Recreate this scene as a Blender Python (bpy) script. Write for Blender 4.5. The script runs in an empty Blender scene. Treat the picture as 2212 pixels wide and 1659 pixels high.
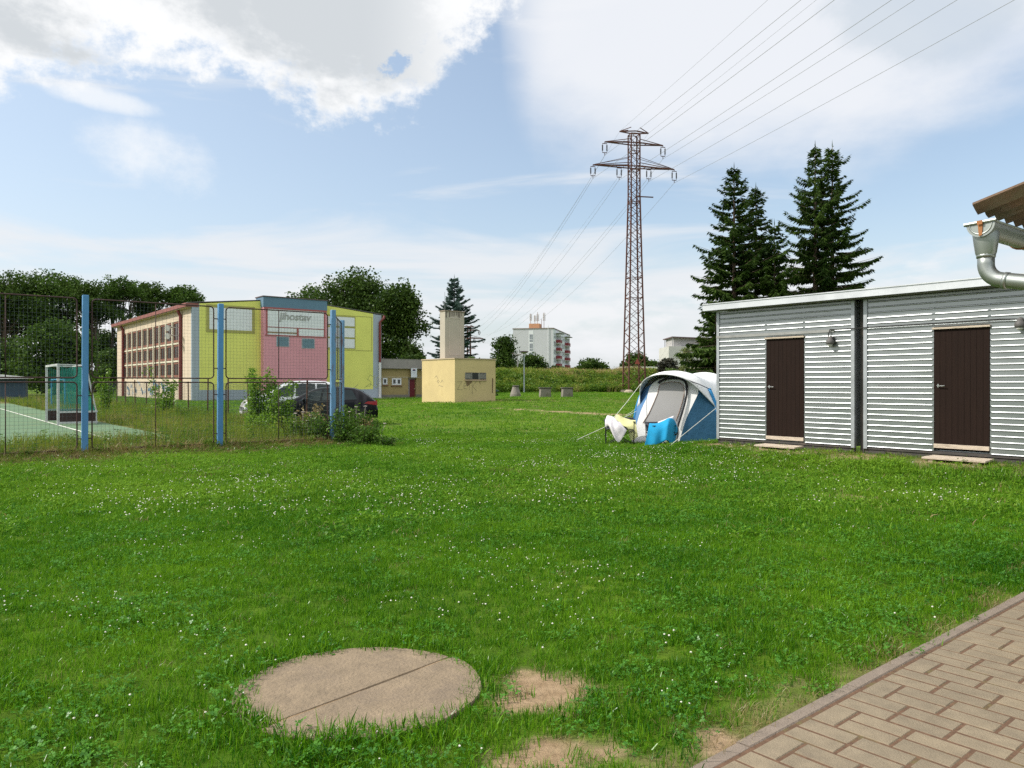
import bpy, math, random
import numpy as np
from mathutils import Vector, Matrix
R = math.radians
rng = np.random.default_rng(7)
random.seed(7)
SC = bpy.context.scene
COL = SC.collection
F, CX, CY, HC = 1650.0, 1105.5, 829.5, 1.6      # focal length and centre in units of a 2211 px wide picture
A2 = np.array([.785, .619]); B2 = np.array([-.619, .785])   # the two directions the site is laid out along

# ------------------------------------------------------------------ terrain
def sm(t):
    t = np.clip(t, 0, 1); return t*t*(3-2*t)
SHED0 = np.array([4.72, 17.6]); SHEDW = np.array([.632, -.775])
def gz(x, y):
    x = np.asarray(x, float); y = np.asarray(y, float)
    slope = .0015 + .0085*sm((x+12)/12)
    z = slope*np.maximum(0, np.minimum(y, 95)-30)
    z = z + 2.2*sm((x+9)/5)*sm((y-92)/9)
    t = np.clip((x-SHED0[0])*SHEDW[0]+(y-SHED0[1])*SHEDW[1], .3, 9)
    d = np.hypot(x-SHED0[0]-t*SHEDW[0], y-SHED0[1]-t*SHEDW[1])
    z = z + .235*np.exp(-(np.maximum(0,d-.35)/1.2)**2)
    return z
def g1(x, y): return float(gz(x, y))
def at(px, py, Z):
    return Vector(((px-CX)/F*Z, Z, HC-(py-CY)/F*Z))
def gat(px, py):
    Z = HC*F/(py-CY)
    for _ in range(30):
        Z = .5*Z+.5*(HC-g1((px-CX)/F*Z, Z))*F/(py-CY)
    return Vector(((px-CX)/F*Z, Z, g1((px-CX)/F*Z, Z)))
def vnoise(x, y, s, seed=0):
    x = np.asarray(x, float)/s+seed*17.3; y = np.asarray(y, float)/s+seed*9.1
    xi = np.floor(x); yi = np.floor(y); fx = x-xi; fy = y-yi
    def h(a, b):
        v = np.sin(a*127.1+b*311.7+seed*74.7)*43758.5453
        return v-np.floor(v)
    fx = fx*fx*(3-2*fx); fy = fy*fy*(3-2*fy)
    return (h(xi, yi)*(1-fx)+h(xi+1, yi)*fx)*(1-fy)+(h(xi, yi+1)*(1-fx)+h(xi+1, yi+1)*fx)*fy

# ------------------------------------------------------------------ materials
def new_mat(name):
    m = bpy.data.materials.new(name); m.use_nodes = True
    nt = m.node_tree; nt.nodes.clear()
    o = nt.nodes.new('ShaderNodeOutputMaterial')
    return m, nt, o
def N(nt, t, **kw):
    n = nt.nodes.new(t)
    for k, v in kw.items():
        if hasattr(n, k): setattr(n, k, v)
        else: n.inputs[k.replace('_', ' ')].default_value = v
    return n
def ramp(nt, fac, stops):
    r = nt.nodes.new('ShaderNodeValToRGB')
    e = r.color_ramp.elements
    while len(e) < len(stops): e.new(.5)
    for i, (p, c) in enumerate(stops):
        e[i].position = p; e[i].color = (*c, 1) if len(c) == 3 else c
    nt.links.new(fac, r.inputs[0]); return r
def mixc(nt, f, a, b, mode='MIX'):
    m = nt.nodes.new('ShaderNodeMix'); m.data_type = 'RGBA'; m.blend_type = mode
    for s, v in ((0, f), (6, a), (7, b)):
        if hasattr(v, 'links') or hasattr(v, 'is_linked'): nt.links.new(v, m.inputs[s])
        elif s == 0: m.inputs[0].default_value = v
        else: m.inputs[s].default_value = (*v, 1)
    return m.outputs[2]
MATS = {}
def M(name, col, rough=.8, var=.18, scale=2.5, metal=0.0, bump=0.0, bscale=40., spec=.4, stain=None, sscale=1.2, samt=.55, stretch=None, coat=0):
    """worn surface: a base colour with two scales of mottling, an optional second stain colour and fine relief"""
    if name in MATS: return MATS[name]
    m, nt, o = new_mat(name); L = nt.links.new
    p = N(nt, 'ShaderNodeBsdfPrincipled'); p.inputs['Roughness'].default_value = rough
    p.inputs['Metallic'].default_value = metal; p.inputs['Specular IOR Level'].default_value = spec
    if coat: p.inputs['Coat Weight'].default_value = coat; p.inputs['Coat Roughness'].default_value = .05
    tc = N(nt, 'ShaderNodeTexCoord'); vec = tc.outputs['Object']
    if stretch:
        mp = N(nt, 'ShaderNodeMapping'); mp.inputs['Scale'].default_value = stretch; L(vec, mp.inputs[0]); vec = mp.outputs[0]
    n1 = N(nt, 'ShaderNodeTexNoise'); n1.inputs['Scale'].default_value = scale; n1.inputs['Detail'].default_value = 8; n1.inputs['Roughness'].default_value = .62
    L(vec, n1.inputs[0])
    c = np.array(col)
    r1 = ramp(nt, n1.outputs[0], [(.28, tuple(c*(1-var))), (.72, tuple(np.minimum(c*(1+var), .95)))])
    out = r1.outputs[0]
    if stain is not None:
        n2 = N(nt, 'ShaderNodeTexNoise'); n2.inputs['Scale'].default_value = sscale; n2.inputs['Detail'].default_value = 9; n2.inputs['Roughness'].default_value = .7
        L(vec, n2.inputs[0])
        r2 = ramp(nt, n2.outputs[0], [(samt, (0, 0, 0)), (min(samt+.16, 1), (1, 1, 1))])
        out = mixc(nt, r2.outputs[0], out, stain)
    L(out, p.inputs['Base Color'])
    nr = N(nt, 'ShaderNodeMath', operation='MULTIPLY_ADD'); L(n1.outputs[0], nr.inputs[0]); nr.inputs[1].default_value = .25; nr.inputs[2].default_value = max(rough-.125, .02)
    L(nr.outputs[0], p.inputs['Roughness'])
    if bump:
        nb = N(nt, 'ShaderNodeTexNoise'); nb.inputs['Scale'].default_value = bscale; nb.inputs['Detail'].default_value = 5
        L(vec, nb.inputs[0])
        b = N(nt, 'ShaderNodeBump'); b.inputs['Strength'].default_value = bump; b.inputs['Distance'].default_value = .02
        L(nb.outputs[0], b.inputs['Height']); L(b.outputs[0], p.inputs['Normal'])
    L(p.outputs[0], o.inputs[0]); MATS[name] = m; return m
def leaf_mat(name, c1, c2, trans=.35, gloss=.08, rough=.45, clump=1.2, inst=False, dry=None, vary=.5):
    """leaves or blades: colour differs from leaf to leaf and clump to clump, light passes through"""
    if name in MATS: return MATS[name]
    m, nt, o = new_mat(name); L = nt.links.new
    geo = N(nt, 'ShaderNodeNewGeometry')
    n1 = N(nt, 'ShaderNodeTexNoise'); n1.inputs['Scale'].default_value = clump; n1.inputs['Detail'].default_value = 3
    L(geo.outputs['Position'], n1.inputs[0])
    ad = N(nt, 'ShaderNodeMath', operation='MULTIPLY_ADD'); L(geo.outputs['Random Per Island'], ad.inputs[0]); ad.inputs[1].default_value = vary
    ad2 = N(nt, 'ShaderNodeMath', operation='MULTIPLY_ADD'); L(n1.outputs[0], ad2.inputs[0]); ad2.inputs[1].default_value = 1.5; ad2.inputs[2].default_value = -.25-vary*.5
    L(ad2.outputs[0], ad.inputs[2])
    r = ramp(nt, ad.outputs[0], [(.05, c1), (.95, c2)])
    col = r.outputs[0]
    if dry is not None:
        rd = ramp(nt, geo.outputs['Random Per Island'], [(.9, (0, 0, 0)), (.92, (1, 1, 1))])
        col = mixc(nt, rd.outputs[0], col, dry)
    d = N(nt, 'ShaderNodeBsdfDiffuse'); t = N(nt, 'ShaderNodeBsdfTranslucent'); g = N(nt, 'ShaderNodeBsdfGlossy'); g.inputs['Roughness'].default_value = rough
    g.inputs['Color'].default_value = (.9, .95, .9, 1)
    L(col, d.inputs[0])
    tcol = mixc(nt, .5, col, (.35, .5, .05), 'MULTIPLY') if False else col
    L(tcol, t.inputs[0])
    m1 = N(nt, 'ShaderNodeMixShader'); m1.inputs[0].default_value = trans; L(d.outputs[0], m1.inputs[1]); L(t.outputs[0], m1.inputs[2])
    m2 = N(nt, 'ShaderNodeMixShader'); m2.inputs[0].default_value = gloss; L(m1.outputs[0], m2.inputs[1]); L(g.outputs[0], m2.inputs[2])
    L(m2.outputs[0], o.inputs[0]); MATS[name] = m; return m

# ------------------------------------------------------------------ mesh helpers
class MB:
    def __init__(s): s.v = []; s.f = []
    def add(s, vs, fs):
        b = len(s.v); s.v += [tuple(v) for v in vs]; s.f += [tuple(i+b for i in f) for f in fs]; return s
    def box(s, x0, x1, y0, y1, z0, z1):
        return s.add([(x0,y0,z0),(x1,y0,z0),(x1,y1,z0),(x0,y1,z0),(x0,y0,z1),(x1,y0,z1),(x1,y1,z1),(x0,y1,z1)],
                     [(0,3,2,1),(4,5,6,7),(0,1,5,4),(1,2,6,5),(2,3,7,6),(3,0,4,7)])
    def bar(s, p, q, w, h=None, up=(0,0,1)):
        p = Vector(p); q = Vector(q); d = (q-p)
        if d.length < 1e-6: return s
        d.normalize(); u = Vector(up)
        if abs(d.dot(u)) > .98: u = Vector((1,0,0))
        x = d.cross(u).normalized()*(w/2); y = x.cross(d).normalized()*((h or w)/2)
        vs = [p-x-y, p+x-y, p+x+y, p-x+y, q-x-y, q+x-y, q+x+y, q-x+y]
        return s.add(vs, [(0,1,2,3),(7,6,5,4),(0,4,5,1),(1,5,6,2),(2,6,7,3),(3,7,4,0)])
    def tube(s, pts, r, n=8, cap=True):
        pts = [Vector(p) for p in pts]; k = len(pts)
        rs = list(r) if hasattr(r, '__len__') else [r]*k
        u = None; rings = []
        for i, p in enumerate(pts):
            d = (pts[min(i+1,k-1)]-pts[max(i-1,0)]).normalized()
            if u is None:
                u = d.orthogonal().normalized()
            u = (u-d*u.dot(d)).normalized(); w = d.cross(u)
            rings.append([p+(u*math.cos(2*math.pi*j/n)+w*math.sin(2*math.pi*j/n))*rs[i] for j in range(n)])
        vs = [v for g in rings for v in g]; fs = []
        for i in range(k-1):
            for j in range(n):
                fs.append((i*n+j, i*n+(j+1)%n, (i+1)*n+(j+1)%n, (i+1)*n+j))
        if cap: fs += [tuple(range(n))[::-1], tuple((k-1)*n+j for j in range(n))]
        return s.add(vs, fs)
    def prism(s, poly, vec):
        n = len(poly); v = Vector(vec); P = [Vector(p) for p in poly]
        return s.add(P+[p+v for p in P], [tuple(range(n))[::-1], tuple(range(n, 2*n))]+[(i,(i+1)%n,n+(i+1)%n,n+i) for i in range(n)])
    def grid(s, rows, close=False):
        n = len(rows[0]); vs = [p for r in rows for p in r]; fs = []
        for i in range(len(rows)-1):
            for j in range(n if close else n-1):
                fs.append((i*n+j, i*n+(j+1)%n, (i+1)*n+(j+1)%n, (i+1)*n+j))
        return s.add(vs, fs)
    def lathe(s, c, prof, n=16, ax=(0,0,1)):
        c = Vector(c); a = Vector(ax).normalized(); u = a.orthogonal().normalized(); w = a.cross(u)
        rows = [[c+a*z+(u*math.cos(2*math.pi*j/n)+w*math.sin(2*math.pi*j/n))*r for j in range(n)] for r, z in prof]
        s.grid(rows, True); b = len(s.v)-n*len(prof)
        s.f += [tuple(b+j for j in range(n))[::-1], tuple(b+n*(len(prof)-1)+j for j in range(n))]
        return s
    def build(s, name, mat, parent=None, smooth=False, bevel=0, thick=0, sub=0):
        me = bpy.data.meshes.new(name); me.from_pydata(s.v, [], s.f)
        me.materials.append(mat)
        if smooth:
            me.polygons.foreach_set('use_smooth', [True]*len(me.polygons))
        me.update()
        o = bpy.data.objects.new(name, me); COL.objects.link(o); o.parent = parent
        if thick:
            k = o.modifiers.new('s', 'SOLIDIFY'); k.thickness = thick; k.offset = 0
        if sub:
            k = o.modifiers.new('u', 'SUBSURF'); k.levels = sub; k.render_levels = sub
        if bevel:
            k = o.modifiers.new('b', 'BEVEL'); k.width = bevel; k.segments = 2; k.limit_method = 'ANGLE'
        return o
def quads_obj(name, Q, mat, parent=None, tri=False):
    """many loose leaf faces from an (n,4,3) array"""
    Q = np.asarray(Q, np.float32); n, k = Q.shape[:2]
    me = bpy.data.meshes.new(name)
    me.vertices.add(n*k); me.vertices.foreach_set('co', Q.reshape(-1))
    me.loops.add(n*k); me.loops.foreach_set('vertex_index', np.arange(n*k, dtype=np.int32))
    me.polygons.add(n); me.polygons.foreach_set('loop_start', np.arange(0, n*k, k, dtype=np.int32))
    me.polygons.foreach_set('loop_total', np.full(n, k, np.int32))
    me.materials.append(mat); me.update(calc_edges=True); me.validate()
    o = bpy.data.objects.new(name, me); COL.objects.link(o); o.parent = parent
    return o
def thing(name, label, cat, loc=(0,0,0), rz=0, group=None):
    o = bpy.data.objects.new(name, None); COL.objects.link(o); o.empty_display_size = .2
    o.location = loc; o.rotation_euler = (0,0,rz); tag(o, label, cat, group); return o
def tag(o, label=None, cat=None, group=None, kind=None):
    for k, v in (('label', label), ('category', cat), ('group', group), ('kind', kind)):
        if v: o[k] = v
    return o
def copy_tree(o, parent=None):
    c = o.copy(); COL.objects.link(c); c.parent = parent
    for ch in list(o.children): copy_tree(ch, c)
    return c
def rand_dirs(n, r=rng):
    v = r.normal(size=(n,3)); return v/np.linalg.norm(v, axis=1)[:,None]
def leaf_quads(C, size, r=rng, aspect=.55, up=0.0, dirs=None):
    """rhombic leaves at centres C with random facing"""
    n = len(C); d = rand_dirs(n, r) if dirs is None else dirs
    if up: d[:,2] *= (1-up); d /= np.linalg.norm(d, axis=1)[:,None]
    e = np.cross(d, rand_dirs(n, r)); e /= np.linalg.norm(e, axis=1)[:,None]+1e-9
    s = (size*(.6+.8*r.random(n)))[:,None]
    a = d*s*.5; b = e*s*.5*aspect
    return np.stack([C-a, C+b-a*.1, C+a, C-b-a*.1], 1)

# ------------------------------------------------------------------ camera, sun, sky
cam = bpy.data.cameras.new('camera'); co = bpy.data.objects.new('camera', cam); COL.objects.link(co)
co.location = (0,0,HC); co.rotation_euler = (R(90),0,0); cam.sensor_width = 36; cam.lens = 36*F/2211; cam.clip_end = 6000; cam.clip_start = .05
SC.camera = co
SUN = Vector((-.745,-.06,.66)).normalized()
sl = bpy.data.lights.new('sun', 'SUN'); sl.energy = 3.1; sl.angle = R(.5); sl.color = (1,.95,.87)
so = bpy.data.objects.new('sun', sl); COL.objects.link(so); so.rotation_euler = SUN.to_track_quat('Z','Y').to_euler(); so.location = (-20,0,30)
W = bpy.data.worlds.new('World'); SC.world = W; W.use_nodes = True
EXP = .5; K_ = 1/(.15*2**EXP)
q3 = lambda r,g,b: (r*K_,g*K_,b*K_)
WHT_ = q3(1.0,1.01,1.02); GRY_ = q3(.65,.69,.725); SHT_ = q3(.90,.92,.96); GRY2_ = q3(.70,.76,.82); VEIL_ = q3(.62,.745,.89); HZ_ = q3(.72,.79,.87); LOW_ = q3(.86,.88,.91); LOWP_ = q3(.92,.93,.95); FILL_ = q3(2.1,2.1,2.1); TINT_ = (.95,.91,.87)
def sky():
    nt = W.node_tree; nt.nodes.clear(); L = nt.links.new
    out = N(nt,'ShaderNodeOutputWorld'); bg = N(nt,'ShaderNodeBackground'); L(bg.outputs[0], out.inputs[0]); bg.inputs[1].default_value = .15
    st = N(nt,'ShaderNodeTexSky'); st.sky_type = 'NISHITA'; st.sun_disc = False
    st.sun_elevation = math.asin(SUN.z); st.sun_rotation = math.atan2(SUN.x, SUN.y); st.air_density = 1.1; st.dust_density = 1.6; st.ozone_density = 1.0
    tc = N(nt,'ShaderNodeTexCoord'); d = tc.outputs['Generated']
    sep = N(nt,'ShaderNodeSeparateXYZ'); L(d, sep.inputs[0])
    def mth(op, a, b=None, c=None, clamp=False):
        n = N(nt,'ShaderNodeMath', operation=op); n.use_clamp = clamp
        for i, v in enumerate((a,b,c)):
            if v is None: continue
            if isinstance(v,(int,float)): n.inputs[i].default_value = v
            else: L(v, n.inputs[i])
        return n.outputs[0]
    x,y,z = sep.outputs
    az = mth('ARCTAN2', x, y)                      # radians, 0 straight ahead, + to the right
    el = mth('ARCSINE', z)
    zc = mth('MAXIMUM', mth('ADD', z, .06), .05)
    comb = N(nt,'ShaderNodeCombineXYZ'); L(mth('DIVIDE', x, zc), comb.inputs[0]); L(mth('DIVIDE', y, zc), comb.inputs[1])
    pl = comb.outputs[0]                            # a flat layer overhead
    def noise(scale, detail=8, rough=.6, dist=0., vec=None, sc=None, off=(0,0,0)):
        mp = N(nt,'ShaderNodeMapping'); L(vec if vec is not None else pl, mp.inputs[0])
        if sc: mp.inputs['Scale'].default_value = sc
        mp.inputs['Location'].default_value = off
        n = N(nt,'ShaderNodeTexNoise'); n.inputs['Scale'].default_value = scale; n.inputs['Detail'].default_value = detail; n.inputs['Roughness'].default_value = rough; n.inputs['Distortion'].default_value = dist
        L(mp.outputs[0], n.inputs[0]); return n.outputs[0]
    ae = N(nt,'ShaderNodeCombineXYZ'); L(az, ae.inputs[0]); L(el, ae.inputs[1]); aev = ae.outputs[0]
    def blob(a0, e0, ra, re, rot=0., p=1.0):
        """1 inside an ellipse of the sky, falling off outside"""
        da = mth('SUBTRACT', az, a0); de = mth('SUBTRACT', el, e0)
        c, s = math.cos(rot), math.sin(rot)
        u = mth('ADD', mth('MULTIPLY', da, c), mth('MULTIPLY', de, s)); v = mth('SUBTRACT', mth('MULTIPLY', de, c), mth('MULTIPLY', da, s))
        q = mth('ADD', mth('POWER', mth('ABSOLUTE', mth('DIVIDE', u, ra)), 2.), mth('POWER', mth('ABSOLUTE', mth('DIVIDE', v, re)), 2.))
        return mth('SUBTRACT', 1., q)
    def ss(v, a, b):
        n = N(nt,'ShaderNodeMapRange'); n.interpolation_type = 'SMOOTHSTEP'; L(v, n.inputs[0]); n.inputs[1].default_value = a; n.inputs[2].default_value = b; return n.outputs[0]
    SKYD = dict(mth=mth, noise=noise, blob=blob, ss=ss, az=az, el=el, aev=aev, pl=pl)
    def curve(pts):
        """a height above the horizon that changes with the bearing"""
        n = N(nt,'ShaderNodeFloatCurve'); cv = n.mapping.curves[0]
        P = [((p+.75)/1.5, q/.8) for p,q in pts]
        while len(cv.points) < len(P): cv.points.new(.5,.5)
        for k,p in zip(cv.points, P): k.location = p; k.handle_type = 'VECTOR'
        n.mapping.update(); L(mth('MULTIPLY_ADD', az, 1/1.5, .5), n.inputs['Value']); return mth('MULTIPLY', n.outputs[0], .8)
    nA = noise(7., 10, .62, .3, aev, (1,1.5,1)); nC = noise(16., 9, .66, .0, aev, (1,1.25,1), (1,5,0)); nC2 = noise(45., 7, .65, 0., aev, (1,1.2,1), (3,1,0))
    # heavy cumulus, upper left: everything above a ragged lower edge
    dc = mth('SUBTRACT', el, curve([(-.75,.30),(-.590,.309),(-.47,.335),(-.362,.352),(-.286,.340),(-.241,.326),(-.16,.322),(-.125,.345),(-.088,.385),(-.02,.436),(.01,.47),(.08,.62),(.2,.8),(.75,.8)]))
    cu = mth('ADD', mth('MULTIPLY', dc, 9.), mth('MULTIPLY_ADD', nA, 1.3, -.62))
    cu = mth('ADD', cu, mth('MULTIPLY_ADD', nC, 1.5, -.72)); cu = mth('ADD', cu, mth('MULTIPLY_ADD', nC2, .5, -.25))
    hole = mth('ADD', blob(-.150,.395,.040,.022,.7), mth('MULTIPLY_ADD', nC, 5.0, -2.9)); hole = mth('ADD', hole, mth('MULTIPLY_ADD', nC2, 1.6, -.8)); cu = mth('SUBTRACT', cu, mth('MULTIPLY', ss(hole,.0,1.2), .95))
    mcu = mth('MULTIPLY', ss(cu, .0, .48), ss(el,.95,.8))
    # thin sheet, upper right, soft lower edge
    nD = noise(1.6, 8, .55, .8, aev, (1,2.4,1), (7,2,0))
    dsx = mth('SUBTRACT', el, curve([(-.75,.8),(-.06,.8),(-.01,.40),(.03,.335),(.087,.312),(.18,.30),(.29,.285),(.40,.275),(.50,.28),(.59,.305),(.75,.33)]))
    sh = mth('ADD', mth('MULTIPLY', dsx, 8.), mth('ADD', mth('MULTIPLY_ADD', nD, 2.2, -1.1), mth('MULTIPLY_ADD', nA, .7, -.35)))
    msh = mth('MULTIPLY', mth('MULTIPLY', ss(sh, -.35, .75), mth('MULTIPLY_ADD', ss(nD,.38,.6), .20, .72)), ss(az,-.06,.06))
    # small puffs at middle left
    pf = mth('MAXIMUM', blob(-.495,.318,.075,.015,-.08), mth('MULTIPLY', blob(-.44,.262,.085,.045,-.25), .50))
    pf = mth('ADD', pf, mth('MULTIPLY_ADD', nC, 1.5, -.8)); mpf = mth('MULTIPLY', ss(pf, -.1, .9), .70)
    # low bands and puffs towards the horizon
    nE = noise(2.2, 7, .55, .6, aev, (1,6.5,1), (2,9,0)); nF = noise(5., 8, .6, .2, aev, (1,2.6,1), (4,3,0))
    lowm = ss(el, .30, .05)
    mlo = mth('MULTIPLY', ss(mth('ADD', nE, mth('MULTIPLY', ss(el,.26,.10), .17)), .545, .76), .85)
    hz = mth('MULTIPLY', ss(el, .22, .0), .60)
    lowp = mth('MULTIPLY', ss(mth('ADD', nF, mth('MULTIPLY', ss(el,.17,.07), .10)), .55, .70), mth('MULTIPLY', ss(el,.17,.13), ss(el,.0,.05)))
    # grey bellies of the thick clouds
    gA = noise(3.0, 6, .55, .5, aev, (1,2.0,1), (.7,.2,0))
    belly = ss(mth('ADD', mth('ADD', mth('MULTIPLY', dc, 6.5), mth('MULTIPLY_ADD', nC, 1.7, -.85)), mth('MULTIPLY_ADD', gA, 5.0, -2.55)), .15, .95)
    belly = mth('MULTIPLY', belly, ss(az,-.02,-.2))
    gR = mth('MULTIPLY', ss(mth('ADD', mth('MULTIPLY', blob(.50,.40,.13,.065,-.15), .8), mth('MULTIPLY_ADD', nA, 1.6, -.8)), .1, .6), .85)
    # broken cloud added overhead and behind, out of view, bright to raise the fill
    nG = noise(1.7, 7, .55, .3, d, (1,1,1.4), (5,5,2)); fill_cov = mth('MULTIPLY', ss(nG,.40,.60), mth('MAXIMUM', ss(el,.58,.85), mth('MULTIPLY', ss(y,.1,-.25), ss(el,.25,.5))))
    ccu = mixc(nt, mth('MULTIPLY', belly, .95), WHT_, GRY_)
    csh = mixc(nt, gR, SHT_, GRY2_)
    base = mixc(nt, 1., st.outputs[0], TINT_, 'MULTIPLY')
    veil = mth('MULTIPLY_ADD', ss(az, .25, -.65), .28, .20)
    c = mixc(nt, veil, base, VEIL_)
    c = mixc(nt, hz, c, HZ_)
    c = mixc(nt, mlo, c, LOW_)
    c = mixc(nt, mth('MULTIPLY', lowp, .8), c, LOWP_)
    c = mixc(nt, mpf, c, WHT_)
    c = mixc(nt, msh, c, csh)
    c = mixc(nt, mcu, c, ccu)
    c = mixc(nt, mth('MULTIPLY', fill_cov, .85), c, FILL_)
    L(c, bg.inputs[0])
sky()
SC.view_settings.view_transform = 'Standard'; SC.view_settings.look = 'None'; SC.view_settings.gamma = 1; SC.view_settings.exposure = EXP
SC.render.engine = 'CYCLES'
SC.cycles.max_bounces = 6; SC.cycles.transparent_max_bounces = 8; SC.cycles.diffuse_bounces = 3; SC.cycles.glossy_bounces = 3; SC.cycles.transmission_bounces = 4
SC.cycles.use_denoising = False
# ------------------------------------------------------------------ zones of the ground
P1 = np.array([-9.62, 17.2]); P3 = np.array([-4.89, 20.84]); P4 = np.array([-5.39, 24.2]); CLK = np.array([-7.8, 29.0])
GOAL0 = np.array([-17.4, 29.3])
KA = np.array([gat(1490,1659).x, gat(1490,1659).y]); KB = np.array([gat(2211,1280).x, gat(2211,1280).y])
KD = (KB-KA)/np.linalg.norm(KB-KA); KN = np.array([KD[1], -KD[0]])      # along the kerb, and away from the lawn
DISC = np.array([-.79, 4.02]); DR = .61
def proj(x, y, o, d): return (x-o[0])*d[0]+(y-o[1])*d[1]
def in_path(x, y): return proj(x,y,KA,KN)
def soil_mask(x, y):
    n = vnoise(x,y,.16,1)*.6+vnoise(x,y,.07,2)*.4
    n2 = vnoise(x,y,.8,3)
    a = 1.1-np.hypot((x-.17)/.33, (y-3.98)/.35)
    b = .85-np.hypot((x-.13)/.62, (y-3.30)/.24)
    c = .75-np.hypot((x-.95)/.34, (y-3.36)/.22)
    m = np.maximum.reduce([a, b*.8, c*.7])
    v = sm((m+(n-.5)*1.1)/.55)
    ks = -in_path(x,y)
    v = np.maximum(v, np.hypot(x-DISC[0],y-DISC[1]) < DR-.04)
    k = (1-ks/.24)*.75+(n-.5)*1.3+(n2-.5)*1.3-.35
    v = np.maximum(v, sm(k/.5)*(ks > -.1)*(ks < .6)*.30)
    # worn patches on the lawn and by the huts
    w = vnoise(x,y,3.1,5)*.55+vnoise(x,y,.7,6)*.3+vnoise(x,y,.25,4)*.15
    v = np.maximum(v, .6*sm((w-.80)/.09))
    t = proj(x,y,SHED0,SHEDW); dd = -proj(x,y,SHED0,np.array([.775,.632]))
    v = np.maximum(v, .9*sm(((1.0-dd)/1.0*.6+(n2-.5)*.9+(n-.5)*.7-.08)/.4)*(dd > -.3)*(dd < 1.5)*(t > -.6))
    return np.clip(v, 0, 1)
def zone_tall(x, y):
    """meadow behind the tall fence and left of the wire fence"""
    f = proj(x,y,P1,B2); c = proj(x,y,CLK,A2); c2 = proj(x,y,P3,A2)
    edge = np.where(y < 29, sm((.25-c2-.02*(y-20))/.5), sm((.5-c)/.8))
    return sm((f-.15)/.5)*edge
def court_dist(x, y):
    g = proj(x,y,GOAL0,A2); f = proj(x,y,P1,B2)
    return np.minimum(1.75-g, f-4.3)
def fringe(x, y):
    f = proj(x,y,P1,B2); s = proj(x,y,P1,A2)
    return np.maximum(np.exp(-((f+.25)/.6)**2), .92*sm((f+2.2+.9*(vnoise(x,y,.8,14)-.5))/1.2)*sm((.6-f)/.4))*sm((6.9-s)/.8)
def dirt_path(x, y):
    a = gat(1030,880); b = gat(1400,900)
    d = np.array([b.x-a.x, b.y-a.y]); Ln = np.linalg.norm(d); d = d/Ln
    t = (x-a.x)*d[0]+(y-a.y)*d[1]; n = np.abs((x-a.x)*-d[1]+(y-a.y)*d[0])
    w = .5+.02*t
    return sm((w-n+.3*(vnoise(x,y,.9,11)-.5))/.4)*sm((t-0)/4)*sm((26-t)/3)

def axis(parts):
    return np.unique(np.concatenate([np.arange(*p) for p in parts]).round(4))
xs = axis([(-900,-150,75),(-150,-40,6),(-40,-12,1.2),(-12,-3,.4),(-3,-2,.1),(-2,4.5,.05),(4.5,12,.4),(12,40,1.2),(40,150,8),(150,901,75)])
ys = axis([(-60,1,4),(1,2.8,.3),(2.8,6.5,.05),(6.5,12,.25),(12,32,.5),(32,110,1.5),(110,300,12),(300,1501,120)])
X, Y = np.meshgrid(xs, ys); Z = gz(X,Y)
near = sm((12-Y)/6)
Z = Z+near*(.012*(vnoise(X,Y,.5,21)-.5)+.006*(vnoise(X,Y,.12,22)-.5))-.02*((in_path(X,Y) > .02) & (Y < 40))*near
me = bpy.data.meshes.new('ground'); nx = len(xs); ny = len(ys)
idx = np.arange(nx*ny).reshape(ny,nx)
quad = np.stack([idx[:-1,:-1], idx[:-1,1:], idx[1:,1:], idx[1:,:-1]], -1).reshape(-1,4)
me.from_pydata(np.stack([X,Y,Z],-1).reshape(-1,3).tolist(), [], quad.tolist())
for nm, fn in (('soil', lambda x,y: np.maximum(soil_mask(x,y), dirt_path(x,y))), ('tall', zone_tall), ('fringe', fringe)):
    at_ = me.attributes.new(nm, 'FLOAT', 'POINT'); at_.data.foreach_set('value', fn(X,Y).astype(np.float32).reshape(-1))
me.polygons.foreach_set('use_smooth', [True]*len(me.polygons))
ground = bpy.data.objects.new('ground', me); COL.objects.link(ground); tag(ground, kind='structure')
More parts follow.
